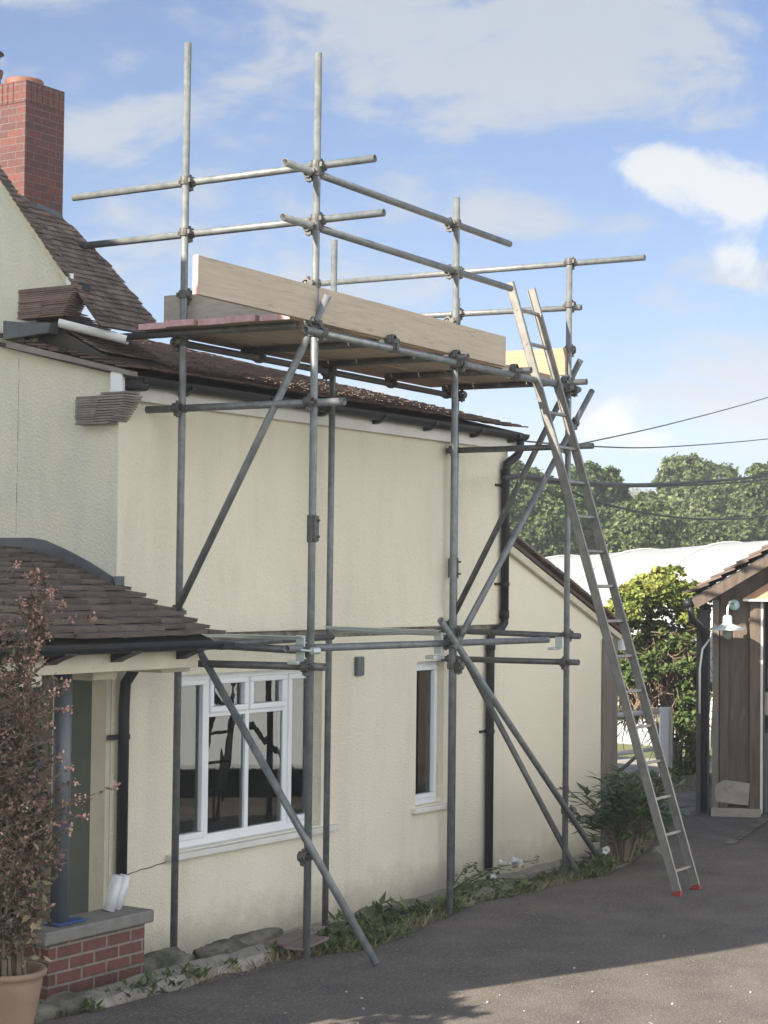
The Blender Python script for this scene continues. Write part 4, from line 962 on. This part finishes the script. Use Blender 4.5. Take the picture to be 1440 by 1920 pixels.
mb.build('downpipe', M['black'], gar, smooth=True)
mb = MB(); mb.path([GP(-.03, -.03, 1.80), GP(-.10, -.06, 1.70), GP(-.125, -.07, 1.5), GP(-.125, -.07, 1.05)], .012, 8); mb.build('cable_conduit', M['white_paint'], gar, smooth=True)
mb = MB(); gbox(mb, -.16, -.03, .0, .3, .0, 2.1); mb.build('side_boards', M['dark_timber'], gar)
# wall lamp
lp = thing('wall_lamp', 'pale blue swan neck wall lamp with wide metal shade on the garage', 'lamp', GP(.19, -.05, 2.12))
mb = MB(); mb.lathe(GP(.215, -.035, 2.15), [(0, .0), (.055, 0), (.055, .03), (.04, .045), (0, .05)], 20, gd*-1); mb.build('wall_mount', M['lampblue'], lp, smooth=True)
mb = MB(); mb.path([GP(.215, -.06, 2.15), GP(.20, -.14, 2.19), GP(.17, -.22, 2.18), GP(.15, -.27, 2.12), GP(.15, -.28, 2.04)], .012, 10); mb.build('swan_neck', M['lampwhite'], lp, smooth=True)
hc = GP(.15, -.28, 1.95)
mb = MB(); mb.lathe(hc, [(.0, .10), (.03, .10), (.045, .085), (.048, .02), (.055, .01)], 20); mb.build('lamp_holder', M['lampblue'], lp, smooth=True)
mb = MB(); mb.lathe(hc, [(.03, .02), (.09, .0), (.16, -.028), (.188, -.045), (.186, -.050), (.15, -.036), (.05, -.01)], 32); mb.build('lamp_shade', M['lampwhite'], lp, smooth=True)
mb = MB(); mb.lathe(hc, [(.047, -.02), (.05, -.07), (.045, -.11), (.03, -.135), (0, -.145)], 20); mb.build('glass_jar', M['glasslamp'], lp, smooth=True)
# threshold strip
mb = MB(); a = on_z(1368, 1582, .012); b = on_z(1428, 1540, .012); c = on_z(1440, 1541, .012)
dv = (b-a); sd = Vector((-dv.y, dv.x, 0)).normalized()*.05
for k in range(9):
    p = a + dv*(k/6); q = a + dv*((k+.94)/6); mb.prism([p-sd, q-sd, q+sd, p+sd], Vector((0, 0, .012)))
tag(mb.build('paver_strip', M['stone'], bevel=.003), 'narrow concrete strip crossing the tarmac in front of the garage', 'paving')

# ================================================================ GATE AND CLIMBER
def GT(px, py, Y=20.5): return at(px, py, Y)
gt = thing('field_gate', 'cream metal field gate with round rails beside a square post', 'gate', at(1200, 1500, 20.5))
mb = MB(); a, b = GT(1244, 1326), GT(1246, 1520); mb.obox((a+b)/2, rt*.05, fw*.05, Vector((0, 0, (a.z-b.z)/2))); mb.build('gate_post', M['white'], gt, bevel=.008)
mb = MB(); mb.path([GT(1120, 1345), GT(1244, 1332)], .03, 12); mb.build('rail', M['white_paint'], gt, smooth=True)
mb = MB(); mb.path([GT(1120, 1418), GT(1244, 1402)], .024, 12); mb.build('rail', M['white_paint'], gt, smooth=True)
mb = MB(); mb.path([GT(1120, 1480), GT(1180, 1430), GT(1200, 1412)], .02, 10); mb.build('brace', M['barn_grey'], gt, smooth=True)
mb = MB(); a, b = GT(1256, 1326, 20.55), GT(1257, 1510, 20.55); mb.obox((a+b)/2, rt*.018, fw*.05, Vector((0, 0, (a.z-b.z)/2))); mb.build('gate_edge', M['white_paint'], gt)

rv = random.Random(21)
vb = at(1270, 1490, 22.5)
vn = thing('climbing_hedge', 'overgrown climber hedge with yellow green top and bare brown stems below', 'hedge', Vector((vb.x, vb.y, -.1)))
S = 22.5/F
def BL(px, py, rx, ry, Y=22.5, dy=.8): s_ = Y/F; return (at(px, py, Y), (rx*s_, max(rx, 30)*s_*dy, ry*s_))
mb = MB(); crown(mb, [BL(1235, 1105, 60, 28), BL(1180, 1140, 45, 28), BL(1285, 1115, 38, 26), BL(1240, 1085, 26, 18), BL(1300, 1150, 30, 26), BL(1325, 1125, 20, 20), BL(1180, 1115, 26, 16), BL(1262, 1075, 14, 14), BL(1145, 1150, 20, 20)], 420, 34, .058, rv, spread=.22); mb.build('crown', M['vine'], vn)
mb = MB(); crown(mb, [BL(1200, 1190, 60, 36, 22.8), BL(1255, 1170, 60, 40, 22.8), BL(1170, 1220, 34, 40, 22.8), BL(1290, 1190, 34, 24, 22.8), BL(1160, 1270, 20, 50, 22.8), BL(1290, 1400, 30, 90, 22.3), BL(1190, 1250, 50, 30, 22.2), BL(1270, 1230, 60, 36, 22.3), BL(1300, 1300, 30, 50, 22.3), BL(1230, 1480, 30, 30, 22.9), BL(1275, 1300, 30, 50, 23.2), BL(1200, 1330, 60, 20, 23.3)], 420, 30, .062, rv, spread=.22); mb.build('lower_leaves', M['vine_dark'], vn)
mb = MB()
for k in range(420):
    x = rv.uniform(1165, 1325); y = rv.uniform(1180, 1360); p = at(x, y, 22.6+rv.uniform(-.3, .6)); q = p + Vector((rv.uniform(-.3, .3), rv.uniform(-.3, .3), rv.uniform(-.55, .15)))
    mid = p.lerp(q, .5)+rvec(rv)*.06; mb.path([p, mid, q], .006, 3, radii=[.008, .007, .003])
for k in range(40):
    x = rv.uniform(1255, 1325); p = at(x, 1500, 22.6+rv.uniform(-.3, .4)); q = at(x+rv.uniform(-45, 25), rv.uniform(1200, 1330), 22.6+rv.uniform(-.3, .3))
    mb.path([p, p.lerp(q, .5)+rvec(rv)*.12, q], .02, 5, radii=[.022, .016, .008])
for k in range(14):
    x = 1185+k*4.6; p = at(x+rv.uniform(-4, 4), 1345, 23.2); q = at(x, 1190, 23.2); mb.path([p, p.lerp(q, .5)+rvec(rv)*.1, q], .02, 4)
mb.build('stems', M['twig'], vn)
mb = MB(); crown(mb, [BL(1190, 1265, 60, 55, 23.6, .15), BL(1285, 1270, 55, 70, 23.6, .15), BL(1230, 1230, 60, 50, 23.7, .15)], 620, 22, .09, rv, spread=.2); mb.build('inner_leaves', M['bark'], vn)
# rough border under the hedge
mb = MB(); crown(mb, [(at(1180+i*12, 1500+rv.uniform(-4, 4), 21.6), (.12, .2, .10)) for i in range(12)], 120, 14, .05, rv); tag(mb.build('ground_cover', M['weed']), 'straggly weeds along the foot of the climbing hedge', 'weeds', kind='stuff')
def stone(name, px, py, Y, rx, ry, rz, m, label, cat='stone', group=None, sd=0, p=None, rot=0):
    c = p if p is not None else at(px, py, Y)
    bm = bmesh.new(); bmesh.ops.create_icosphere(bm, subdivisions=4, radius=1)
    for v in bm.verts:
        n_ = noise.noise(v.co*1.1 + Vector((sd*3.1, 0, 0)))*.35 + noise.noise(v.co*3.2 + Vector((sd, 4, 0)))*.14 + noise.noise(v.co*9+Vector((0, sd, 0)))*.04
        q = v.co.copy(); q = Vector([math.copysign(abs(t)**.72, t) for t in q]); q *= (1+n_)
        x, y = q.x*rx, q.y*ry; v.co = Vector((x*math.cos(rot)-y*math.sin(rot), x*math.sin(rot)+y*math.cos(rot), q.z*rz))
    me = bpy.data.meshes.new(name); bm.to_mesh(me); bm.free(); me.materials.append(m)
    for p_ in me.polygons: p_.use_smooth = True
    o = bpy.data.objects.new(name, me); col.objects.link(o); o.location = c
    return tag(o, label, cat, group)
stone('rock', 1298, 1478, 21.5, .10, .12, .16, M['stone'], 'upright pale rock beside the garage downpipe', sd=3)
stone('rock', 1268, 1508, 21.2, .18, .12, .07, M['stone'], 'low flat rock between gate post and garage', sd=5)
stone('rock', 1212, 1478, 20.3, .15, .10, .06, M['cream_wood'], 'pale slab behind the ladder under the gate', sd=6)
stone('rock', 1240, 1612, 16.2, .10, .09, .10, M['stone'], 'upright pale grey rock behind the ladder stile', sd=8)
stone('rock', 1160, 1598, 15.7, .10, .08, .07, M['concrete'], 'grey rock under the glossy shrub', sd=9)

# ================================================================ PLANTS BY THE WALL
def shrub(name, label, c, H, Rr, n_stem, leaves, l, w, m, rngx, stem_m='bark', droop=.25):
    t = thing(name, label, 'shrub', c); mb = MB(); st = MB()
    for k in range(n_stem):
        a = rngx.uniform(0, 6.283); rr_ = Rr*rngx.uniform(.15, 1); hh = H*rngx.uniform(.35, 1)*(1-.25*rr_/Rr)
        tip = c + Vector((rr_*math.cos(a), rr_*math.sin(a), hh)); mid = c.lerp(tip, .5)+Vector((0, 0, .1*H))-Vector((rr_*.15*math.cos(a), rr_*.15*math.sin(a), 0))
        st.path([c+Vector((.1*Rr*math.cos(a), .1*Rr*math.sin(a), 0)), mid, tip], .008, 5, radii=[.012, .008, .004])
        for j in range(leaves):
            t_ = rngx.uniform(.55, 1.0) if j > 5 else 1.0
            p = mid.lerp(tip, (t_-.5)*2) + rvec(rngx)*.02
            b = rngx.uniform(0, 6.283); ax = Vector((math.cos(b), math.sin(b), rngx.uniform(-droop, .55))).normalized(); nn = Vector((-.3*math.cos(b), -.3*math.sin(b), 1)).normalized()
            nn = (nn-ax*nn.dot(ax)).normalized(); s_ = rngx.uniform(.65, 1.25); leaf(mb, p+ax*.02, ax, nn, l*s_, w*s_)
    mb.build('foliage', m, t); st.build('stems', M[stem_m], t); return t
rs = random.Random(31)
c = at(1168, 1606, 15.6); c.z = -.02
shrub('glossy_shrub', 'dark green glossy shrub with pointed leaves behind the ladder foot', c, .86, .46, 62, 15, .15, .05, M['shrub'], rs)
c2 = at(1215, 1520, 17.2); c2.z = -.02
shrub('glossy_shrub', 'lighter green shrub between the timber board and the ladder', c2, .75, .34, 34, 14, .11, .045, M['weed'], rs)
# white rose
rb = W(3.25, .42, -.12)
ro = thing('rose_bush', 'low rose bush with one white bloom at the foot of the downpipe', 'plant', rb)
mb = MB(); st = MB(); tips = [on_d(968, 1620, .55), on_d(895, 1618, .45), on_d(1010, 1612, .5), on_d(925, 1640, .5), on_d(1000, 1650, .6), on_d(955, 1655, .55), on_d(905, 1655, .6), on_d(985, 1668, .7), on_d(940, 1670, .7)]
for tip in tips:
    mid = rb.lerp(tip, .55) + Vector((0, 0, .06)); st.path([rb, mid, tip], .005, 5, radii=[.007, .005, .003])
    for j in range(26):
        p = rb.lerp(mid, rs.random()).lerp(tip, rs.random()) + rvec(rs)*.03; b = rs.uniform(0, 6.28); ax = Vector((math.cos(b), math.sin(b), rs.uniform(-.3, .4))).normalized(); nn = (Vector((0, 0, 1))+rvec(rs)*.4); nn = (nn-ax*nn.dot(ax)).normalized()
        leaf(mb, p, ax, nn, .055*rs.uniform(.7, 1.3), .034)
mb.build('foliage', M['shrub'], ro); st.build('stems', M['weed'], ro)
for k, (tip, n_, rr_) in enumerate(((tips[0], 60, .055), (on_d(942, 1618, .55), 26, .03), (on_d(925, 1645, .6), 14, .025))):
    fl = MB()
    for j in range(n_):
        v = rvec(rs); v.z = abs(v.z)*.7; ax = v.normalized(); nn = rvec(rs); nn = (nn-ax*nn.dot(ax)).normalized(); leaf(fl, tip + v*rr_*.25, ax, nn, rr_*rs.uniform(.7, 1.1), rr_*.9)
    fl.build('bloom', M['petal'], ro)
fl = MB(); c = at(1136, 1594, 15.3)
for j in range(26):
    v = rvec(rs); leaf(fl, c + v*.008, v, v.orthogonal().normalized(), .03, .03)
tag(fl.build('white_bloom', M['petal']), 'single small white flower at the base of the glossy shrub', 'flower')

# weeds and grass along the drive edge
def weed_clump(c, n_, h, l, w, m, rngx, spread=.12):
    mb = MB()
    for j in range(n_):
        b = rngx.uniform(0, 6.28); r_ = spread*rngx.random()**.6; p = c + Vector((r_*math.cos(b)*1.4, r_*math.sin(b), 0)); b2 = rngx.uniform(0, 6.28)
        ax = Vector((math.cos(b2)*.8, math.sin(b2)*.8, rngx.uniform(.1, 1.0))).normalized(); nn = Vector((0, 0, 1)); nn = (nn-ax*nn.dot(ax)).normalized()
        s_ = rngx.uniform(.5, 1.3); leaf(mb, p+Vector((0, 0, h*rngx.random()*(1-r_/spread*.5))), ax, nn, l*s_, w*s_)
    return mb
rw = random.Random(41); mb = MB()
def dens(s):
    return (1.0 if .35 < s < 2.9 else (.45 if -.2 < s <= .35 else (.6 if 2.9 <= s < 5.2 else .18)))*max(0, min(1, .45+2.2*noise.noise(Vector((s*2.6, 9, 0)))))
for k in range(900):
    s = rw.uniform(-1.8, 8.0)
    if rw.random() > dens(s): continue
    e = edge_d(s); lo_ = .55 if s > .3 else .85
    d = rw.uniform(e*lo_, e+.09); t = d/(e+.08); z = bed_z(s, min(1, t)) if t < 1 else .0
    w_ = weed_clump(W(s, d, z+.005), rw.randint(8, 20), .07, .075, .032, None, rw, .07); mb.add(w_.v, w_.f)
tag(mb.build('weeds', M['weed']), 'low broad leaved weeds and creeping greenery along the drive edge', 'weeds', kind='stuff')
mb = MB()
for k in range(5200):                                   # grass blades
    s = rw.uniform(-1.9, 6.4)
    if rw.random() > dens(s)+.25: continue
    e = edge_d(s); d = e + rw.uniform(-.25, .05); t = d/(e+.08); z = bed_z(s, min(1, t)); b = rw.uniform(0, 6.28); h = rw.uniform(.02, .085)
    p = W(s, d, z); q = p + Vector((math.cos(b)*h*.7, math.sin(b)*h*.7, h)); wv = Vector((-math.sin(b), math.cos(b), 0))*.003
    mb.add([p-wv, p+wv, p.lerp(q, .6)+wv*.8+Vector((0, 0, .01)), q], [(0, 1, 2, 3)])
tag(mb.build('grass_tufts', M['bedstraw']), 'dry and green grass tufts fringing the tarmac', 'grass', kind='stuff')
# leggy plants with names of their own
for (s, d, n_, h, lbl) in ((.95, 1.05, 46, .16, 'leafy dandelion clump between the brace foot and the front standard'), (1.55, .95, 40, .14, 'leafy weed clump halfway along the bed under the narrow window'), (4.35, 1.18, 44, .14, 'fresh green weed clump at the foot of the right hand brace')):
    t = weed_clump(W(s, d, -.03), n_, h, .13, .04, None, rw, .14); tag(t.build('leafy_weed', M['weed']), lbl, 'weed', 'leafy weeds along the drive')
# rubble edging stones and concrete kerb
mb = MB(); pts = [(180, 1893), (260, 1868), (340, 1846), (430, 1822), (510, 1797)]
P_ = [on_z(x, y, -.0) for x, y in pts]; back = [on_z(x, y, -.0) for x, y in ((150, 1874), (262, 1835), (350, 1812), (430, 1795), (500, 1776))]
vs = []
kn = 24
for i in range(kn+1):
    t = i/kn*(len(P_)-1); a = min(len(P_)-2, int(t)); f_ = t-a; p = P_[a].lerp(P_[a+1], f_); q = back[a].lerp(back[a+1], f_)
    for (w_, z) in ((0, -.1), (0.02, .01), (.15, .035), (.85, .04), (1, .0), (1.02, -.25)):
        v = p.lerp(q, w_); v.z = z + .012*noise.noise(Vector((i*.6, w_*4, 0))); v.x += .012*noise.noise(Vector((i*.9, w_*7, 2))); v.y += .012*noise.noise(Vector((i*.8, w_*6, 5))); vs.append(v)
mb.add(vs, [(i*6+j, (i+1)*6+j, (i+1)*6+j+1, i*6+j+1) for i in range(kn) for j in range(5)] + [(5, 4, 3, 2, 1, 0)[::-1], tuple(kn*6+j for j in range(6))])
tag(mb.build('concrete_kerb', M['concrete'], smooth=False), 'rough concrete kerb between drive and rubble beside the brick porch wall', 'kerb')
rk = random.Random(51); k = 0
SG = 'edging stones of the wall bed'
for (px, py, rx, rz, lbl) in ((300, 1812, .26, .085, 'long grey boulder against the porch wall brickwork'), (415, 1798, .20, .10, 'rounded boulder below the left standard'), (480, 1775, .24, .10, 'broad flat topped boulder with a dirty rim'), (560, 1772, .16, .07, 'low stone beside the front standard foot'),
                              (130, 1898, .17, .09, 'mossy boulder in front of the brick porch wall'), (60, 1912, .15, .07, 'small boulder beside the terracotta pot')):
    p = on_z(px, py, -.06); stone('boulder', 0, 0, 0, rx, .12, rz, M['stone'], lbl, 'boulder', SG, sd=20+k, p=p, rot=0); k += 1
for (px, py, rx, rz, lbl) in ((640, 1748, .12, .06, 'grey lump of rubble behind the leaning brace foot'), (820, 1702, .15, .06, 'rubble stone left of the middle standard foot'), (862, 1704, .11, .07, 'knobbly stone right of the middle standard foot'), (700, 1712, .16, .05, 'stone slab beside the wall left of the third standard'), (760, 1700, .20, .04, 'flat stone slab in the bed below the narrow window'), (905, 1690, .15, .09, 'lumpy brown stone below the rose bush'), (950, 1682, .13, .08, 'brown stone below the white rose bloom'), (1000, 1668, .12, .06, 'lumpy stone right of the rose bush'), (1110, 1622, .14, .05, 'flat stone between the two brace feet'), (1150, 1632, .10, .06, 'pinkish stone under the glossy shrub')):
    p = on_z(px, py, -.05); stone('bed_stone', 0, 0, 0, rx, .09, rz, M['stone'], lbl, 'stone', SG, sd=40+k, p=p, rot=0); k += 1
for (px, py, L_, lbl) in ((545, 1758, .42, 'upper loose broken roof tile by the front standard'), (575, 1768, .34, 'lower loose broken roof tile by the front standard')):
    p = on_z(px, py, .06); mb = MB(); mb.obox(p, Vector((L_/2, .02, .008)), Vector((-.01, .07, 0)), Vector((0, 0, .008))); tag(mb.build('loose_tile', M['corbel_red'], bevel=.003), lbl, 'tile', 'loose roof tiles')
# footing strip at the wall base
mb = MB(); vs = []
for i in range(80):
    s = -.2+i*.092
    for (d, z) in ((.0, -.22), (.05, -.23), (.085, -.26), (.09, -.4)): vs.append(W(s, d+.012*noise.noise(Vector((s*4, d*9, 0))), z+.02*noise.noise(Vector((s*3, d*20, 0)))))
mb.add(vs, [(i*4+j, i*4+j+1, (i+1)*4+j+1, (i+1)*4+j) for i in range(79) for j in range(3)])
mb.build('wall_footing', M['concrete'], house)
# pebbles and litter on the tarmac
mb = MB()
for k in range(45):
    x = rk.uniform(420, 1440); y = 1650+270*rk.random()**.8; p = on_z(x, y, .006)
    if -p.y < edge_d(max(-3.5, min(10, p.x)))+.05: continue
    r_ = rk.choice((.0025, .003, .004, .004, .007)); mb.obox(p, Vector((r_, r_*.3, 0)), Vector((-r_*.2, r_*.8, 0)), Vector((0, 0, r_*.6)))
tag(mb.build('pebbles', M['pebble'], bevel=.001), 'tiny pale pebbles scattered over the dark tarmac', 'pebbles', kind='stuff')

mb = MB()
for k in range(420):                                    # dead leaves and grit gathered along the edge
    s = rk.uniform(-1.5, 8); d = edge_d(s) + abs(rk.gauss(0, .10)) - .03; b = rk.uniform(0, 6.28); ax = Vector((math.cos(b), math.sin(b), rk.uniform(-.1, .3))).normalized(); leaf(mb, W(s, d, .008+rk.uniform(0, .006)), ax, (Vector((0, 0, 1))-ax*ax.z).normalized(), rk.uniform(.012, .035), rk.uniform(.008, .016))
tag(mb.build('leaf_litter', M['bedstraw']), 'dead leaves and straw gathered along the tarmac edge', 'leaves', kind='stuff')

# ================================================================ POTTED SHRUB
pc = at(10, 1815, 9.3); pz = pc.z; rim = .20
pot = tag(None or MB().build('dummy', None), None) if False else None
mb = MB(); mb.lathe(Vector((pc.x, pc.y, 0)), [(.0, .0), (.11, .0), (.125, .03), (.165, .22), (.185, pz-.06), (.186, pz-.035), (.203, pz-.03), (.207, pz-.012), (.2, pz), (.185, pz-.002), (.18, pz-.03), (.17, pz-.05), (0, pz-.045)], 48)
for v in range(1): pass
o = tag(mb.build('terracotta_pot', M['terracotta'], smooth=True, loc=(pc.x, pc.y, 0)), 'large terracotta pot holding the pinkish shrub at the bottom left', 'pot')
mb = MB(); mb.lathe(Vector((pc.x, pc.y, pz-.045)), [(0, .008), (.1, .01), (.172, 0)], 24); mb.build('compost', M['soil'], o)
ps = thing('potted_shrub', 'tall bronze and pink leaved shrub growing out of the terracotta pot', 'shrub', Vector((pc.x, pc.y, pz)))
rp = random.Random(61); gl_, rl, fl, cl_, stm = MB(), MB(), MB(), MB(), MB()
root = Vector((pc.x, pc.y, pz-.04)); sc_ = 9.3/F
def sprig(p, q, n_, dens_=1.0, bend=.08):
    mid = p.lerp(q, .5) + Vector((0, 0, bend)) + rvec(rp)*.03; pts = [p.lerp(mid, t/4).lerp(mid.lerp(q, t/4), t/4) for t in range(5)]
    stm.path(pts, .003, 4, radii=[.004, .0035, .003, .0022, .0012])
    for j in range(n_):
        t = rp.uniform(.15, 1.0); k_ = min(3, int(t*4)); c_ = pts[k_].lerp(pts[k_+1], t*4-k_)
        ax = (rvec(rp) + (q-p).normalized()*.5).normalized(); nn = rvec(rp); nn = (nn-ax*nn.dot(ax)).normalized(); l_ = rp.uniform(.018, .038)
        h_ = (c_.z-pz)/2.1; tgt = rl if rp.random() < (.42+.3*h_) else gl_
        leaf(tgt, c_+rvec(rp)*.006, ax, nn, l_, l_*.55)
    return q
stems_ = []
for k in range(32):
    tx, ty = rp.uniform(-130, 70), rp.uniform(1080, 1640)
    if ty > 1350: tx = rp.uniform(-90, 70)
    q = at(tx, ty, 9.3+rp.uniform(-.28, .28)); p = root + Vector((rp.uniform(-.08, .08), rp.uniform(-.08, .08), 0)); mid = p.lerp(q, .5)+Vector((rp.uniform(-.08, .08), rp.uniform(-.08, .08), .12))
    pts = [p.lerp(mid, t/8).lerp(mid.lerp(q, t/8), t/8) for t in range(9)]; stm.path(pts, .006, 5, radii=[.010-.0009*i for i in range(9)]); stems_.append(pts)
    for j in range(52):
        t = rp.uniform(.12, 1); i_ = min(7, int(t*8)); b_ = pts[i_].lerp(pts[i_+1], t*8-i_)
        v = rvec(rp); v.z = abs(v.z)*.5+.1; e_ = b_ + v*rp.uniform(.06, .22); sprig(b_, e_, rp.randint(16, 30), bend=.02)
# outer sprays with flowers
for (px, py) in ((125, 1280), (118, 1290), (85, 1190), (75, 1150), (80, 1080), (68, 1075), (95, 1110), (175, 1160), (120, 1135), (40, 1130), (30, 1060), (15, 1190), (60, 1240), (110, 1420), (130, 1440), (215, 1475), (150, 1500), (160, 1530), (130, 1555), (125, 1330), (95, 1360), (70, 1210), (20, 1290), (140, 1465), (100, 1300), (60, 1090), (92, 1115)):
    q = at(px, py, 9.3+rp.uniform(-.2, .2)); b_ = min((p for pts in stems_ for p in pts), key=lambda p: (p-(q+Vector((0, 0, -.12)))).length); sprig(b_, q, 34, bend=.03)
    for j in range(16):
        c_ = q + rvec(rp)*.035*rp.random(); ax = rvec(rp); nn = ax.orthogonal().normalized(); leaf(fl, c_, ax, nn, rp.uniform(.012, .022), .012)
for k in range(150):
    pts = rp.choice(stems_); b_ = rp.choice(pts[4:]) + rvec(rp)*rp.uniform(.08, .22)
    if rp.random() < .5 and b_.z < 1.3: continue
    for j in range(7): ax = rvec(rp); leaf(fl, b_+rvec(rp)*.018, ax, ax.orthogonal().normalized(), rp.uniform(.010, .02), .011)
for k in range(130):                                    # large pale lower leaves
    c_ = at(rp.uniform(-20, 85), rp.uniform(1570, 1800), 9.3+rp.uniform(-.2, .12)); ax = Vector((rp.uniform(-.6, .6), rp.uniform(-.6, .6), rp.uniform(-1, .2))).normalized(); nn = rvec(rp); nn = (nn-ax*nn.dot(ax)).normalized()
    leaf(cl_, c_, ax, nn, rp.uniform(.04, .075), .028)
for q_, k_, mb_ in ((0, 1, gl_), (1, 1, rl)):
    crown(mb_, [(at(px, py, 9.3+dy), (rx*sc_, .16, ry*sc_)) for (px, py, rx, ry, dy) in ((20, 1500, 45, 110, 0), (0, 1340, 60, 90, .05), (35, 1420, 34, 60, -.05), (5, 1230, 44, 50, 0), (15, 1640, 38, 70, 0), (-30, 1180, 50, 60, .1), (30, 1720, 32, 50, 0))], 100, 14, .026, rp, spread=.3)
gl_.build('green_leaves', M['greenleaf'], ps); rl.build('bronze_leaves', M['redleaf'], ps); fl.build('flowers', M['pinkflower'], ps); cl_.build('lower_leaves', M['creamleaf'], ps); stm.build('stems', M['twig'], ps)

# ================================================================ OVERHEAD CABLES
def wire(name, label, pts, r, grp='overhead cables'):
    P = [at(*p) for p in pts]; out = []
    for i in range(len(P)-1):
        for t in range(8):
            t_ = t/8; a = P[max(0, i-1)]; b = P[i]; c = P[i+1]; d = P[min(len(P)-1, i+2)]
            out.append(.5*((2*b)+(c-a)*t_+(2*a-5*b+4*c-d)*t_*t_+(3*b-a-3*c+d)*t_**3))
    out.append(P[-1]); mb = MB(); mb.path(out, r, 6); tag(mb.build(name, M['cable'], smooth=True), label, 'cable', grp)
wire('overhead_cable', 'thin cable rising steeply to the right over the trees', [(1090, 832, 19), (1260, 794, 24), (1440, 745, 30), (1640, 680, 36)], .008)
wire('overhead_cable', 'thin nearly level cable just above the treetops', [(960, 825, 17), (1110, 837, 20), (1250, 838, 25), (1440, 823, 32), (1640, 800, 38)], .008)
wire('overhead_cable', 'thick black cable sagging from the house corner, upper strand of the pair', [(943, 896, 15.2), (985, 892, 16), (1060, 902, 18), (1190, 909, 22), (1330, 902, 26), (1440, 892, 30), (1600, 872, 34)], .020)
wire('overhead_cable', 'thick black cable just below its twin in front of the trees', [(944, 899, 15.25), (985, 896, 16.05), (1060, 908, 18.1), (1190, 912, 22.1), (1330, 908, 26.1), (1440, 899, 30.1), (1600, 880, 34)], .014)
wire('overhead_cable', 'black cable sagging lowest across the dark trees', [(1055, 912, 17.9), (1110, 938, 19), (1200, 960, 21), (1290, 972, 23), (1380, 973, 25.5), (1440, 967, 27), (1600, 940, 31)], .013)

# hedge added beyond the right edge for the windows to mirror
hb = MB(); crown(hb, [(W(9+i*1.2, 9+i*.3, 1.0), (1.0, .8, 1.3)) for i in range(10)], 700, 12, .16, random.Random(71)); o = hb.build('mirror_hedge', M['vine_dark'])
tag(o, 'green hedge added out of view across the drive for the large window to mirror', 'hedge')

# made-up white van added out of frame for the window panes to mirror
vn_ = thing('mirror_van', 'white van added beyond the right edge for the window to mirror', 'van', W(7.6, 5.3, 0))
def V_(x, y, z): return W(7.6 + x*.75 - y*.66, 5.3 + x*.66 + y*.75, z)
yv = V_(0, 1, 0) - V_(0, 0, 0)
mb = MB(); mb.prism([V_(x, -.9, z) for x, z in ((-2.3, .35), (2.4, .35), (2.5, .95), (2.3, 1.1), (1.5, 1.2), (.9, 1.95), (-2.2, 2.0), (-2.35, 1.8))], yv*1.8); mb.build('body', M['white'], vn_, bevel=.06)
for x in (-1.6, 1.6):
    for y in (-.86, .72):
        mb = MB(); mb.tube(V_(x, y-.06, .33), V_(x, y+.14, .33), .33, 24); mb.build('wheel', M['black'], vn_)
for xa, xb in ((-1.9, -.7), (-.55, .65)):
    mb = MB(); mb.prism([V_(xa, -.915, 1.2), V_(xb, -.915, 1.2), V_(xb, -.915, 1.75), V_(xa, -.915, 1.75)], yv*.012); mb.build('window', M['interior'], vn_)

# garden tree out of frame on the left whose leaves dapple the near edge of the sunlit tarmac
gt_ = thing('garden_tree', 'small leafy garden tree beyond the left edge that dapples the drive', 'tree', W(-4.5, 1.85, 0)); rg = random.Random(81)
mb = MB(); crown(mb, [(W(-4.5, 1.85, 2.15), (.36, .22, .20)), (W(-4.6, 1.65, 2.3), (.22, .2, .2))], 60, 14, .08, rg, spread=.25); mb.build('crown', M['vine_dark'], gt_)
mb = MB(); mb.path([W(-4.5, 1.85, 0), W(-4.52, 1.85, 1.2), W(-4.5, 1.82, 2.1)], .02, 8); mb.build('trunk', M['bark'], gt_)

# ================================================================ AIR
mb = MB(); mb.box((-30, -560, -18), (560, 620, 52))
hz = bpy.data.materials.new('air_haze'); hz.use_nodes = True; N = hz.node_tree.nodes; N.clear()
o_ = N.new('ShaderNodeOutputMaterial'); pv = N.new('ShaderNodeVolumePrincipled'); pv.inputs['Color'].default_value = (.88, .93, 1, 1); pv.inputs['Density'].default_value = HAZE; pv.inputs['Anisotropy'].default_value = .0
hz.node_tree.links.new(pv.outputs[0], o_.inputs['Volume'])
if HAZE: tag(mb.build('haze', hz), kind='stuff')
